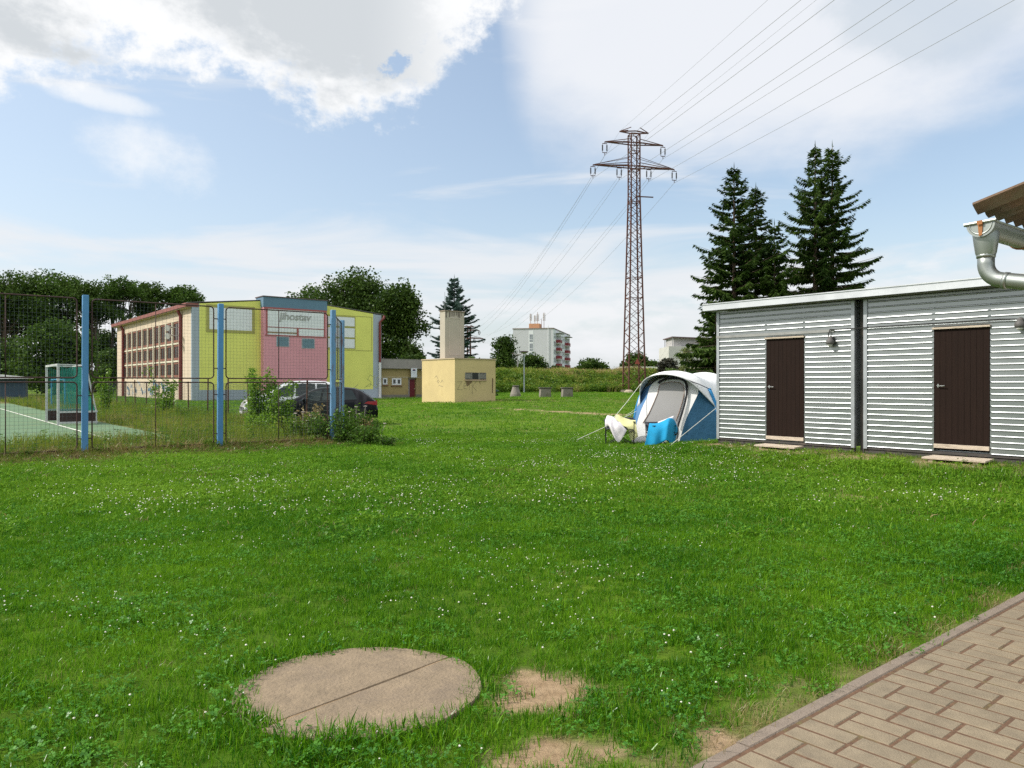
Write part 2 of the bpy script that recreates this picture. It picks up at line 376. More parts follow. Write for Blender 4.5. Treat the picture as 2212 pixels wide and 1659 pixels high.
def ground_mat():
    m, nt, o = new_mat('turf soil'); L = nt.links.new
    p = N(nt,'ShaderNodeBsdfPrincipled'); p.inputs['Roughness'].default_value = .95; p.inputs['Specular IOR Level'].default_value = .1
    tc = N(nt,'ShaderNodeTexCoord'); v = tc.outputs['Object']
    def noi(s, d=8, r=.6):
        n = N(nt,'ShaderNodeTexNoise'); n.inputs['Scale'].default_value = s; n.inputs['Detail'].default_value = d; n.inputs['Roughness'].default_value = r; L(v, n.inputs[0]); return n.outputs[0]
    big = ramp(nt, noi(.12,6), [(.35,(.055,.128,.007)),(.65,(.125,.192,.018))]).outputs[0]
    fine = ramp(nt, noi(6,10,.7), [(.3,(.45,.5,.4)),(.7,(1.25,1.2,1.1))]).outputs[0]
    turf = mixc(nt, 1., big, fine, 'MULTIPLY')
    tuft = ramp(nt, noi(1.1,6,.6), [(.30,(.075,.10,.020)),(.7,(.17,.155,.05))]).outputs[0]
    dry = ramp(nt, noi(2.4,7,.7), [(.3,(.035,.035,.012)),(.7,(.11,.07,.03))]).outputs[0]
    soil = ramp(nt, noi(9,9,.65), [(.3,(.22,.15,.085)),(.7,(.40,.29,.18))]).outputs[0]
    def attr(n):
        a = N(nt,'ShaderNodeAttribute'); a.attribute_name = n; return a.outputs['Fac']
    c = mixc(nt, attr('tall'), turf, tuft); c = mixc(nt, attr('fringe'), c, dry); c = mixc(nt, attr('soil'), c, soil)
    L(c, p.inputs['Base Color'])
    b = N(nt,'ShaderNodeBump'); b.inputs['Strength'].default_value = .8; b.inputs['Distance'].default_value = .03; L(noi(30,6,.7), b.inputs['Height']); L(b.outputs[0], p.inputs['Normal'])
    L(p.outputs[0], o.inputs[0]); return m
me.materials.append(ground_mat())

# ------------------------------------------------------------------ grass
proto_col = bpy.data.collections.new('tufts')        # sources for the scattered grass, linked to no scene
def tuft(name, n, rad, h0, h1, w, mat, lean=.45, seg=3, seed=0):
    r = np.random.default_rng(seed); V = []; Fc = []
    for i in range(n):
        a = r.uniform(0,2*np.pi); rr = rad*math.sqrt(r.random()); b = np.array([rr*math.cos(a), rr*math.sin(a), -.01])
        h = r.uniform(h0,h1); az = r.uniform(0,2*np.pi); ln = abs(r.normal(0,lean))*h
        d = np.array([math.cos(az), math.sin(az), 0]); fa = r.uniform(0,np.pi); sd = np.array([math.cos(fa), math.sin(fa), 0])*w*r.uniform(.6,1.3)
        k = len(V)
        for j in range(seg):
            t = j/seg; c = b+d*ln*t**1.8+np.array([0,0,h*(t-.25*t*t*min(1,ln/h))]); ww = sd*(1-.75*t**1.5)*.5
            V += [c-ww, c+ww]
        V.append(b+d*ln+np.array([0,0,h*(1-.25*min(1,ln/h))]))
        for j in range(seg-1): Fc.append((k+2*j, k+2*j+1, k+2*j+3, k+2*j+2))
        Fc.append((k+2*seg-2, k+2*seg-1, k+2*seg))
    me = bpy.data.meshes.new(name); me.from_pydata([tuple(v) for v in V], [], Fc); me.materials.append(mat)
    o = bpy.data.objects.new(name, me); return o
def clover(name, n, rad, mat, seed=0, s=.011, h=(.02,.045)):
    r = np.random.default_rng(seed); Q = []
    for i in range(n):
        a = r.uniform(0,2*np.pi); rr = rad*math.sqrt(r.random()); c = np.array([rr*math.cos(a), rr*math.sin(a), r.uniform(*h)])
        t0 = r.uniform(0,6.28); tilt = r.normal(0,.35,2)
        for k in range(3):
            t = t0+k*2.094; d = np.array([math.cos(t), math.sin(t), 0]); e = np.array([-d[1], d[0], 0]); sz = s*r.uniform(.7,1.3)
            d[2] = tilt[0]*d[0]+tilt[1]*d[1]; e[2] = tilt[0]*e[0]+tilt[1]*e[1]
            Q.append([c, c+d*sz*.6+e*sz*.5, c+d*sz*1.15, c+d*sz*.6-e*sz*.5])
    me = bpy.data.meshes.new(name); Q = np.array(Q).reshape(-1,3)
    me.from_pydata(Q.tolist(), [], [tuple(range(i*4,i*4+4)) for i in range(len(Q)//4)]); me.materials.append(mat)
    return bpy.data.objects.new(name, me)
def leafy(name, n, rad, h, size, mat, seed=0, stems=6):
    """a small leafy weed: leaves spread through a rounded, uneven heap"""
    r = np.random.default_rng(seed); C = []
    for s in range(stems):
        a = r.uniform(0,6.28); tip = np.array([math.cos(a)*rad*r.random(), math.sin(a)*rad*r.random(), h*r.uniform(.5,1)])
        for j in range(n//stems):
            t = r.uniform(.1,1); C.append(tip*t+r.normal(0,size*.8,3)*np.array([1,1,.6]))
    Q = leaf_quads(np.array(C), size, r, .5, .3).reshape(-1,3)
    me = bpy.data.meshes.new(name); me.from_pydata(Q.tolist(), [], [tuple(range(i*4,i*4+4)) for i in range(len(Q)//4)]); me.materials.append(mat)
    return bpy.data.objects.new(name, me)
def scatter(name, protos, pts, scl, idx, label, cat, tilt=.12):
    """one object of stuff: the sources set out at the given points"""
    col = bpy.data.collections.new(name+' sources')
    for i, p in enumerate(protos):
        p.name = 'source_%02d_%s' % (i, name); col.objects.link(p)
    n = len(pts); me = bpy.data.meshes.new(name); me.vertices.add(n); me.vertices.foreach_set('co', np.asarray(pts, np.float32).reshape(-1))
    a = me.attributes.new('scl','FLOAT','POINT'); a.data.foreach_set('value', np.asarray(scl, np.float32))
    a = me.attributes.new('pick','INT','POINT'); a.data.foreach_set('value', np.asarray(idx, np.int32))
    rot = np.stack([rng.normal(0,tilt,n), rng.normal(0,tilt,n), rng.uniform(0,6.283,n)], 1)
    a = me.attributes.new('rot','FLOAT_VECTOR','POINT'); a.data.foreach_set('vector', rot.astype(np.float32).reshape(-1))
    o = bpy.data.objects.new(name, me); COL.objects.link(o)
    ng = bpy.data.node_groups.new(name,'GeometryNodeTree')
    ng.interface.new_socket('Geometry', in_out='INPUT', socket_type='NodeSocketGeometry'); ng.interface.new_socket('Geometry', in_out='OUTPUT', socket_type='NodeSocketGeometry')
    gi = ng.nodes.new('NodeGroupInput'); go = ng.nodes.new('NodeGroupOutput'); ip = ng.nodes.new('GeometryNodeInstanceOnPoints')
    ci = ng.nodes.new('GeometryNodeCollectionInfo'); ci.inputs[0].default_value = col; ci.inputs['Separate Children'].default_value = True; ci.inputs['Reset Children'].default_value = True
    L = ng.links.new
    def na(nm, t):
        x = ng.nodes.new('GeometryNodeInputNamedAttribute'); x.data_type = t; x.inputs[0].default_value = nm; return [s for s in x.outputs if s.enabled][0]
    L(gi.outputs[0], ip.inputs['Points']); L(ci.outputs[0], ip.inputs['Instance']); ip.inputs['Pick Instance'].default_value = True
    L(na('pick','INT'), ip.inputs['Instance Index']); L(na('rot','FLOAT_VECTOR'), ip.inputs['Rotation']); L(na('scl','FLOAT'), ip.inputs['Scale'])
    L(ip.outputs[0], go.inputs[0])
    md = o.modifiers.new('scatter','NODES'); md.node_group = ng
    tag(o, label, cat, kind='stuff'); return o
def sample(n, y0, y1, margin=.06, power=1.):
    """points on the ground in the wedge the photo could show, from y0 to y1 metres away"""
    u = rng.random(n); y = np.sqrt(y0*y0+u*(y1*y1-y0*y0)); hw = (.67+margin)*y+1.9
    return rng.uniform(-1,1,n)*hw, y
GR = leaf_mat('grass blades', (.020,.112,.003), (.172,.350,.014), .38, .016, .28, .55, vary=.85)
GRm = leaf_mat('grass blades seen far', (.038,.148,.006), (.205,.352,.026), .38, .012, .35, .22, vary=.8)
CLV = leaf_mat('clover leaves', (.024,.118,.008), (.105,.280,.028), .32, .02, .35, 1., vary=.8)
DRYM = leaf_mat('dry blades', (.14,.12,.035), (.40,.30,.13), .3, .05, .5, 2.)
lawn_ok = lambda x,y: (in_path(x,y) < -.005) & ((zone_tall(x,y) < .5)) & ~((proj(x,y,SHED0,np.array([.775,.632])) > .02) & (proj(x,y,SHED0,SHEDW) > 0))
def keep(x, y, soilw=1.):
    s = soil_mask(x,y); k = (rng.random(len(x)) > s*soilw*1.02) & lawn_ok(x,y)
    dh = -proj(x,y,SHED0,np.array([.775,.632])); k &= ~((dh > 0) & (dh < .85) & (proj(x,y,SHED0,SHEDW) > -.3) & (rng.random(len(x)) < .88))
    k &= np.hypot(x-DISC[0], y-DISC[1]) > DR-.10+.15*vnoise(x,y,.2,77)
    k &= (rng.random(len(x)) > dirt_path(x,y)) & (rng.random(len(x)) > .93*fringe(x,y))
    return k
def in_bldg(x, y):
    """inside a building or the court"""
    gx = proj(x,y,np.array([-29.2,69.7]),A2); gy = proj(x,y,np.array([-29.2,69.7]),B2)
    return ((gx > 0) & (gy > 0) & (gx < 19.5) & (gy < 36)) | (court_dist(x,y) > 0)
tufts = [tuft('t', 34, .075, .028, .062, .0042, GR, .55, seed=i) for i in range(6)]
tufts += [tuft('t', 22, .06, .05, .10, .0045, GR, .5, seed=20+i) for i in range(2)]
tufts += [clover('t', 20, .075, CLV, i, .009, (.015,.038)) for i in range(3)]
tufts += [tuft('t', 16, .07, .03, .08, .004, DRYM, .8, seed=40)]
x, y = sample(34000, 2.4, 11); k = keep(x,y,.88) & (rng.random(len(x)) < sm((11-y)/2.8)+.0)
thin = vnoise(x,y,.5,31)*.5+vnoise(x,y,1.6,32)*.5
x, y, thin = x[k], y[k], thin[k]
n = len(x); pk = rng.integers(0,6,n); q = rng.random(n)
pk = np.where(q < .07, rng.integers(6,8,n), pk); pk = np.where((q > .88+.5*(.5-thin)), rng.integers(8,11,n), pk)
dryp = soil_mask(x,y)*.5+.95*sm((.42+in_path(x,y))/.3)*sm((vnoise(x,y,.6,7)-.3)/.4); pk = np.where(rng.random(n) < dryp*.7+.015, 11, pk)
rim = np.exp(-((np.hypot(x-DISC[0],y-DISC[1])-DR-.08)/.09)**2)
sc = (.75+.55*thin+.25*rng.random(n))*(1+.25*rim+.45*rim*sm((DISC[1]-.15-y)/.4))*np.where(pk == 11, .8, 1)
scatter('lawn_grass', tufts, np.stack([x,y,gz(x,y)],1), sc, pk, 'short green lawn grass with clover leaves nearest the paved path and round slab', 'grass')
tm = [tuft('t', 30, .16, .035, .075, .010, GRm, .6, seed=60+i) for i in range(5)]+[clover('t', 46, .16, GRm, 5, .013, (.02,.05))]+[tuft('t', 16, .14, .03, .08, .009, DRYM, .8, seed=70)]
x, y = sample(34000, 7.6, 24.5); k = keep(x,y,.9) & ~in_bldg(x,y) & (rng.random(len(x)) < np.clip(sm((y-7.6)/3.2),.0,1)); x, y = x[k], y[k]; n = len(x)
pk = rng.integers(0,6,n); drp = .03+.10*sm((vnoise(x,y,2.4,33)-.45)/.3); pk = np.where(rng.random(n) < drp, 6, pk)
scatter('mid_lawn_grass', tm, np.stack([x,y,gz(x,y)],1), .8+.7*vnoise(x,y,1.3,34)+.3*rng.random(n), pk, 'green lawn grass between the fence, the tent and the metal huts', 'grass')
tf = [tuft('t', 26, .45, .05, .10, .03, GRm, .7, seed=80+i) for i in range(4)]+[tuft('t', 14, .4, .05, .10, .028, DRYM, .8, seed=90)]
x, y = sample(26000, 23.5, 96); k = keep(x,y,.6) & ~in_bldg(x,y); x, y = x[k], y[k]; n = len(x)
pk = rng.integers(0,4,n); pk = np.where(rng.random(n) < .03+.12*sm((vnoise(x,y,6,35)-.5)/.3)+.35*np.exp(-((y-58)/3)**2)*(x > -10), 4, pk)
scatter('far_lawn_grass', tf, np.stack([x,y,gz(x,y)],1), .7+.6*rng.random(n), pk, 'sunlit lawn grass far off below the weedy bank and around the yellow hut', 'grass')

# clover heads
FLW = M('clover flower white', (.68,.66,.56), .8, .15, 60)
def heads(name, x, y, size, hgt, label):
    b = bmesh_ball(); n = len(x); z = gz(x,y)+hgt*(.7+.6*rng.random(n)); s = size*(.6+.8*rng.random(n))
    V = b[0][None]*s[:,None,None]*np.array([1,1,.8])+np.stack([x,y,z],1)[:,None]
    nf = len(b[1]); FF = b[1][None]+(np.arange(n)*len(b[0]))[:,None,None]
    me = bpy.data.meshes.new(name); me.from_pydata(V.reshape(-1,3).tolist(), [], FF.reshape(-1,3).tolist()); me.materials.append(FLW)
    o = bpy.data.objects.new(name, me); COL.objects.link(o); tag(o, label, 'flowers', kind='stuff')
def bmesh_ball():
    import bmesh
    bm = bmesh.new(); bmesh.ops.create_icosphere(bm, subdivisions=1, radius=.5); v = np.array([w.co[:] for w in bm.verts]); f = np.array([[q.index for q in p.verts] for p in bm.faces]); bm.free(); return v, f
x, y = sample(13000, 3.2, 9); k = keep(x,y,1.) & (vnoise(x,y,1.1,41)*.35+vnoise(x,y,.35,42)*.35+.62*rng.random(len(x)) > .98+.06*sm((5-y)/2)+.13*sm((x-.3)/1.2)); 
heads('clover_heads', x[k], y[k], .0115, .042, 'small white clover heads dotted through the near lawn')
x, y = sample(34000, 9, 24); k = keep(x,y,1.) & (vnoise(x,y,2.2,43)*.5+vnoise(x,y,.7,44)*.5+.5*rng.random(len(x)) > .965) & ~in_bldg(x,y)
heads('distant_clover_heads', x[k], y[k], .018, .052, 'white clover specks in the lawn before the fence and huts')

# tall meadow grass, the dry fringe under the fence
TALL = leaf_mat('meadow blades', (.075,.155,.010), (.26,.285,.045), .38, .01, .5, .5)
STRAW = leaf_mat('straw blades', (.17,.125,.04), (.36,.27,.11), .3, .04, .5, 1.)
WEED = leaf_mat('weed leaves', (.040,.105,.008), (.15,.245,.028), .35, .015, .45, .9)
mp = [tuft('t', 26, .22, .22, .52, .016, TALL, .5, seed=100+i) for i in range(4)]+[tuft('t', 14, .2, .35, .70, .012, STRAW, .5, seed=110+i) for i in range(2)]+[leafy('t', 60, .25, .45, .07, WEED, 5)]
x, y = sample(52000, 13, 78, .3); k = (zone_tall(x,y) > .4) & (court_dist(x,y) < 0) & ~in_bldg(x,y) & (rng.random(len(x)) < np.clip(26/y, .25, 1)); x, y = x[k], y[k]; n = len(x)
t = sm((vnoise(x,y,4,51)-.3)/.4); q = rng.random(n); pk = np.where(q < .66, rng.integers(0,4,n), np.where(q < .66+.22*t, rng.integers(4,6,n), 6))
scatter('meadow_grass', mp, np.stack([x,y,gz(x,y)],1), (.5+.5*vnoise(x,y,2.5,52)+.3*rng.random(n))*np.where(y > 36, 1.15, .9), pk, 'tall uncut yellowing grass behind the blue fence', 'grass', .15)
fr = [tuft('t', 26, .18, .08, .25, .011, STRAW, 1.0, seed=120+i) for i in range(3)]+[tuft('t', 22, .16, .12, .34, .010, TALL, .7, seed=130+i) for i in range(2)]+[leafy('t', 40, .18, .16, .06, WEED, 9), tuft('t', 18, .2, .03, .08, .012, leaf_mat('withered blades', (.038,.024,.010), (.12,.072,.028), .2, .03, .6, 1.5), 1.5, seed=140)]
m_ = 10500; s = rng.uniform(-6,7.2,m_); f = np.where(rng.random(m_) < .6, rng.normal(-.15,.42,m_), -2.0*rng.random(m_)**1.3); x = P1[0]+A2[0]*s+B2[0]*f; y = P1[1]+A2[1]*s+B2[1]*f
hf = np.where(f < -.6, .38, np.where(f < -.1, .5, 1.)); q = rng.random(m_)-.03*sm((-.9-f)/.8); pk = np.where(q < .02, rng.integers(3,6,m_), np.where(q < .24, rng.integers(0,3,m_), np.where(q < .34, rng.integers(3,5,m_), np.where(q < .41, 5, 6))))
scatter('fence_foot_grass', fr, np.stack([x,y,gz(x,y)],1), (.6+.7*rng.random(m_))*hf, pk, 'withered brown and green grass along the foot of the blue fence', 'grass', .25)
m_ = 260; s = rng.uniform(-.6,7,m_); f = -np.abs(rng.normal(.12,.3,m_)); x = SHED0[0]+SHEDW[0]*s+.775*f; y = SHED0[1]+SHEDW[1]*s+.632*f
scatter('hut_foot_grass', [tuft('t', 20, .12, .06, .2, .008, TALL, .7, seed=150), tuft('t', 20, .12, .05, .16, .008, GRm, .6, seed=151), leafy('t', 36, .14, .14, .045, WEED, 12)], np.stack([x,y,gz(x,y)],1), .3+.5*rng.random(m_), rng.integers(0,3,m_), 'ragged grass and weeds along the foot of the metal huts', 'grass', .2)
# weedy bank
bk = [leafy('t', 130, .9, 1.0, .20, WEED, 20+i) for i in range(3)]+[leafy('t', 120, .8, .8, .17, leaf_mat('bright weed leaves', (.10,.17,.014), (.28,.34,.045), .35, .015, .5, .4), 30+i) for i in range(2)]
bk += [tuft('t', 40, .8, .5, 1.2, .05, TALL, .5, seed=160+i) for i in range(2)]+[tuft('t', 40, .8, .6, 1.3, .05, leaf_mat('ripe grass', (.27,.19,.08), (.50,.38,.17), .3, .03, .5, .5), .45, seed=170+i) for i in range(2)]
m_ = 7500; x = rng.uniform(-9,62,m_); y = rng.uniform(91.6,112,m_); k = (x > -8.2+2*rng.random(m_)) & (np.abs(x-14.6) > .2); x, y = x[k], y[k]; n = len(x)
top = sm((y-97.5)/3); q = rng.random(n); t = vnoise(x,y,6,61); rt = sm((x+1)/9)
pk = np.where(q < .55*(1-top), rng.integers(0,3,n), np.where(q < .90-.62*top*rt, rng.integers(3,5,n), np.where(q < .985-.50*top*rt, rng.integers(5,7,n), rng.integers(7,9,n))))
scatter('bank_weeds', bk, np.stack([x,y,gz(x,y)-.1],1), (.45+.75*vnoise(x,y,3,62)+.3*rng.random(n))*np.where(pk < 5, 1., .9), pk, 'green weeds and tan ripe grass covering the bank behind the lawn', 'weeds', .1)

# ------------------------------------------------------------------ paved path, kerb, slabs
PAV = M('paver concrete', (.212,.173,.118), .9, .18, 9, bump=.35, bscale=120, stain=(.155,.125,.09), sscale=2.2, samt=.60)
def pav_mat():
    m = PAV; nt = m.node_tree; p = [n for n in nt.nodes if n.type == 'BSDF_PRINCIPLED'][0]; L = nt.links.new
    src = p.inputs['Base Color'].links[0].from_socket; geo = N(nt,'ShaderNodeNewGeometry')
    r = ramp(nt, geo.outputs['Random Per Island'], [(0,(.90,.89,.88)),(.5,(1,.99,.98)),(1,(1.07,1.05,1.02))])
    L(mixc(nt, 1., src, r.outputs[0], 'MULTIPLY'), p.inputs['Base Color'])
pav_mat()
b = MB(); PW = .25; J = .007
def paver(u0,u1,v0,v1):
    """u along the kerb, v away from it; a block with bevelled upper edges"""
    u0 += J; u1 -= J; v0 += J*.9; v1 -= J*.9; e = .005; zt = .012+random.uniform(-.0015,.0015); zb = -.05
    def P(u,v,z): q = KA+KD*u+KN*(v+.085); return (q[0],q[1],z)
    tz = [zt+random.uniform(-.001,.001) for _ in range(4)]
    vs = [P(u0,v0,zb),P(u1,v0,zb),P(u1,v1,zb),P(u0,v1,zb),P(u0,v0,zt-e),P(u1,v0,zt-e),P(u1,v1,zt-e),P(u0,v1,zt-e),P(u0+e,v0+e,tz[0]),P(u1-e,v0+e,tz[1]),P(u1-e,v1-e,tz[2]),P(u0+e,v1-e,tz[3])]
    fs = [(0,1,5,4),(1,2,6,5),(2,3,7,6),(3,0,4,7),(4,5,9,8),(5,6,10,9),(6,7,11,10),(7,4,8,11),(8,9,10,11)]
    b.add(vs, [f[::-1] for f in fs])
for i in range(-14,60):
    u = i*PW+.06; v = 0.
    if i % 2: paver(u,u+PW,0,PW/2); v = PW/2
    while v < 3.4:
        paver(u,u+PW/2,v,v+PW); paver(u+PW/2,u+PW,v,v+PW); v += PW
path = b.build('paved_path', PAV); tag(path, kind='structure')
b = MB(); q = [KA-KD*4+KN*.05, KA+KD*15+KN*.05, KA+KD*15+KN*3.6, KA-KD*4+KN*3.6]
b.add([(p[0],p[1],.0088) for p in q], [(3,2,1,0)]); pb = b.build('path_bed', M('joint earth', (.115,.065,.038), 1., .35, 30, bump=.4, stain=(.12,.11,.04), sscale=6, samt=.55)); tag(pb, kind='structure')
KM = M('kerb concrete', (.20,.16,.125), .9, .15, 12, bump=.4, bscale=90, stain=(.22,.17,.13), sscale=5, samt=.58)
b = MB()
for i in range(-3,13):
    u0 = i*1.0+.33+.003; u1 = i*1.0+1.33-.003; e = .008; zt = .013+random.uniform(-.005,.005); off = random.uniform(-.004,.004)
    def P(u,v,z): q = KA+KD*u+KN*(v+off); return (q[0],q[1],z)
    pr = [(0,-.2),(0,zt-e),(e,zt),(.075-e,zt),(.075,zt-e),(.075,-.2)]
    b.grid([[P(u0,v,z) for v,z in pr],[P(u1,v,z) for v,z in pr]]); n0 = len(b.v)
    b.f += [tuple(range(n0-12,n0-6)), tuple(range(n0-6,n0))[::-1]]
kerb = b.build('kerb', KM); tag(kerb, kind='structure')
SLAB = M('slab concrete', (.215,.163,.106), .92, .28, 7, bump=.6, bscale=60, stain=(.17,.13,.09), sscale=3.2, samt=.50)
ca = np.array([gat(610,1565).x, gat(610,1565).y]); cb = np.array([gat(950,1430).x, gat(950,1430).y]); cd = (cb-ca)/np.linalg.norm(cb-ca); cn = np.array([-cd[1],cd[0]])
off0 = float((DISC-ca)@cn)
for sgn, lab in ((1,'far half of the round sandy concrete slab, beyond the crack'), (-1,'near half of the round sandy concrete slab, in front of the crack')):
    o = thing('concrete_slab', lab, 'concrete slab', (DISC[0],DISC[1],0)); c0 = -off0*sgn+.015
    a0 = math.asin(max(-1,min(1,c0/DR))); pts = []
    for i in range(49):
        t = a0+(math.pi-2*a0)*i/48; rr = DR*(1+.006*math.sin(9*t+sgn)+random.uniform(-.004,.004)); u = rr*math.cos(t); v = rr*math.sin(t)
        p = cd*u+cn*v*sgn; pts.append((p[0]*1.055-.012,p[1]))
    if sgn < 0: pts = pts[::-1]
    b = MB(); n = len(pts); cx, cy = np.mean(pts,0); tz = -.004 if sgn > 0 else .006
    ring = [[(cx+(p[0]-cx)*s, cy+(p[1]-cy)*s, z) for p in pts] for s, z in ((1,-.09),(1,tz+.003),(.988,tz+.011),(.6,tz+.013),(.02,tz+.014))]
    b.grid(ring, True); b.f.append(tuple(range(4*n,5*n)))
    b.build('slab', SLAB, o)

# ------------------------------------------------------------------ court and the far paths
def sheet(name, pts, mat, lift=.012, step=2.5):
    """a flat sheet laid over the ground between four corners"""
    a,b_,c,d = [np.array(p) for p in pts]; n1 = max(2,int(np.linalg.norm(b_-a)/step)); n2 = max(2,int(np.linalg.norm(d-a)/step)); m = MB(); rows = []
    for i in range(n1+1):
        r = []
        for j in range(n2+1):
            s, t = i/n1, j/n2; p = (a*(1-s)+b_*s)*(1-t)+(d*(1-s)+c*s)*t; r.append((p[0],p[1],g1(p[0],p[1])+lift))
        rows.append(r)
    m.grid(rows); o = m.build(name, mat); tag(o, kind='structure'); return o
base = GOAL0+A2*1.75; f0 = proj(*base,P1,B2)
nearp = base-B2*(f0-4.3); farp = base+B2*38
sheet('sports_court', [nearp-A2*60, nearp, farp, farp-A2*60], M('court turf', (.095,.165,.085), .95, .12, .6, stain=(.13,.165,.075), sscale=.5, samt=.52), .02)
ln = M('court line paint', (.60,.60,.52), .9, .2, 4)
sheet('court_line', [nearp-A2*1.79, nearp-A2*1.71, farp-A2*1.71, farp-A2*1.79], ln, .028)
gp = gat(880,866); gq = gat(990,868)
c0 = np.array([-14.19,82.0]); sheet('gravel_yard', [c0-B2*2.2-A2*2, c0-B2*2.2+A2*13, c0-B2*.4+A2*13, c0-B2*.4-A2*2], M('gravel', (.36,.32,.27), .95, .25, 14, bump=.3), .03)
def s_on(O, d, px): u = (px-CX)/F; return (u*O[1]-O[0])/(d[0]-u*d[1])
def z_on(O, d, s, py): return HC-(py-CY)/F*(O[1]+d[1]*s)
def ribbon(strokes, fn, w, depth=.004):
    """painted strokes: flat ribbons on a wall; fn(u,v) gives a wall point"""
    m = MB()
    for st in strokes:
        for (u0,v0),(u1,v1) in zip(st[:-1], st[1:]):
            d = math.hypot(u1-u0,v1-v0) or 1; nx, ny = -(v1-v0)/d*w/2, (u1-u0)/d*w/2; ex, ey = (u1-u0)/d*w*.3, (v1-v0)/d*w*.3
            m.add([fn(u0-ex+nx,v0-ey+ny),fn(u0-ex-nx,v0-ey-ny),fn(u1+ex-nx,v1+ey-ny),fn(u1+ex+nx,v1+ey+ny)],[(0,1,2,3)])
    return m
# ------------------------------------------------------------------ corrugated metal huts
GALV = M('galvanised sheet', (.35,.37,.37), .37, .09, 1.6, metal=.95, stain=(.27,.285,.28), sscale=.8, samt=.55, stretch=(1,1,6))
GALVP = M('galvanised trim', (.42,.44,.46), .48, .12, 4, metal=.75)
ROOFM = M('roof edge sheet', (.62,.64,.66), .42, .10, 2, metal=.55, stain=(.40,.42,.42), sscale=2, samt=.6)
DARKST = M('dark base channel', (.06,.055,.05), .8, .3, 5, stain=(.16,.12,.09), sscale=3)
DOORM = M('brown boarded door', (.017,.009,.0065), .7, .22, 3, bump=.3, bscale=14, stretch=(9,9,.5), spec=.12)
WOODP = M('pale weathered wood', (.50,.42,.33), .85, .2, 6, bump=.4, bscale=30, stain=(.27,.21,.15), sscale=4, samt=.55, stretch=(1,6,6))
STEEL = M('bright steel', (.6,.6,.6), .3, .1, 10, metal=1)
GREYP = M('grey lamp plastic', (.11,.105,.10), .6, .15, 12)
BLACKC = M('black cable', (.02,.02,.02), .6, .1, 10)
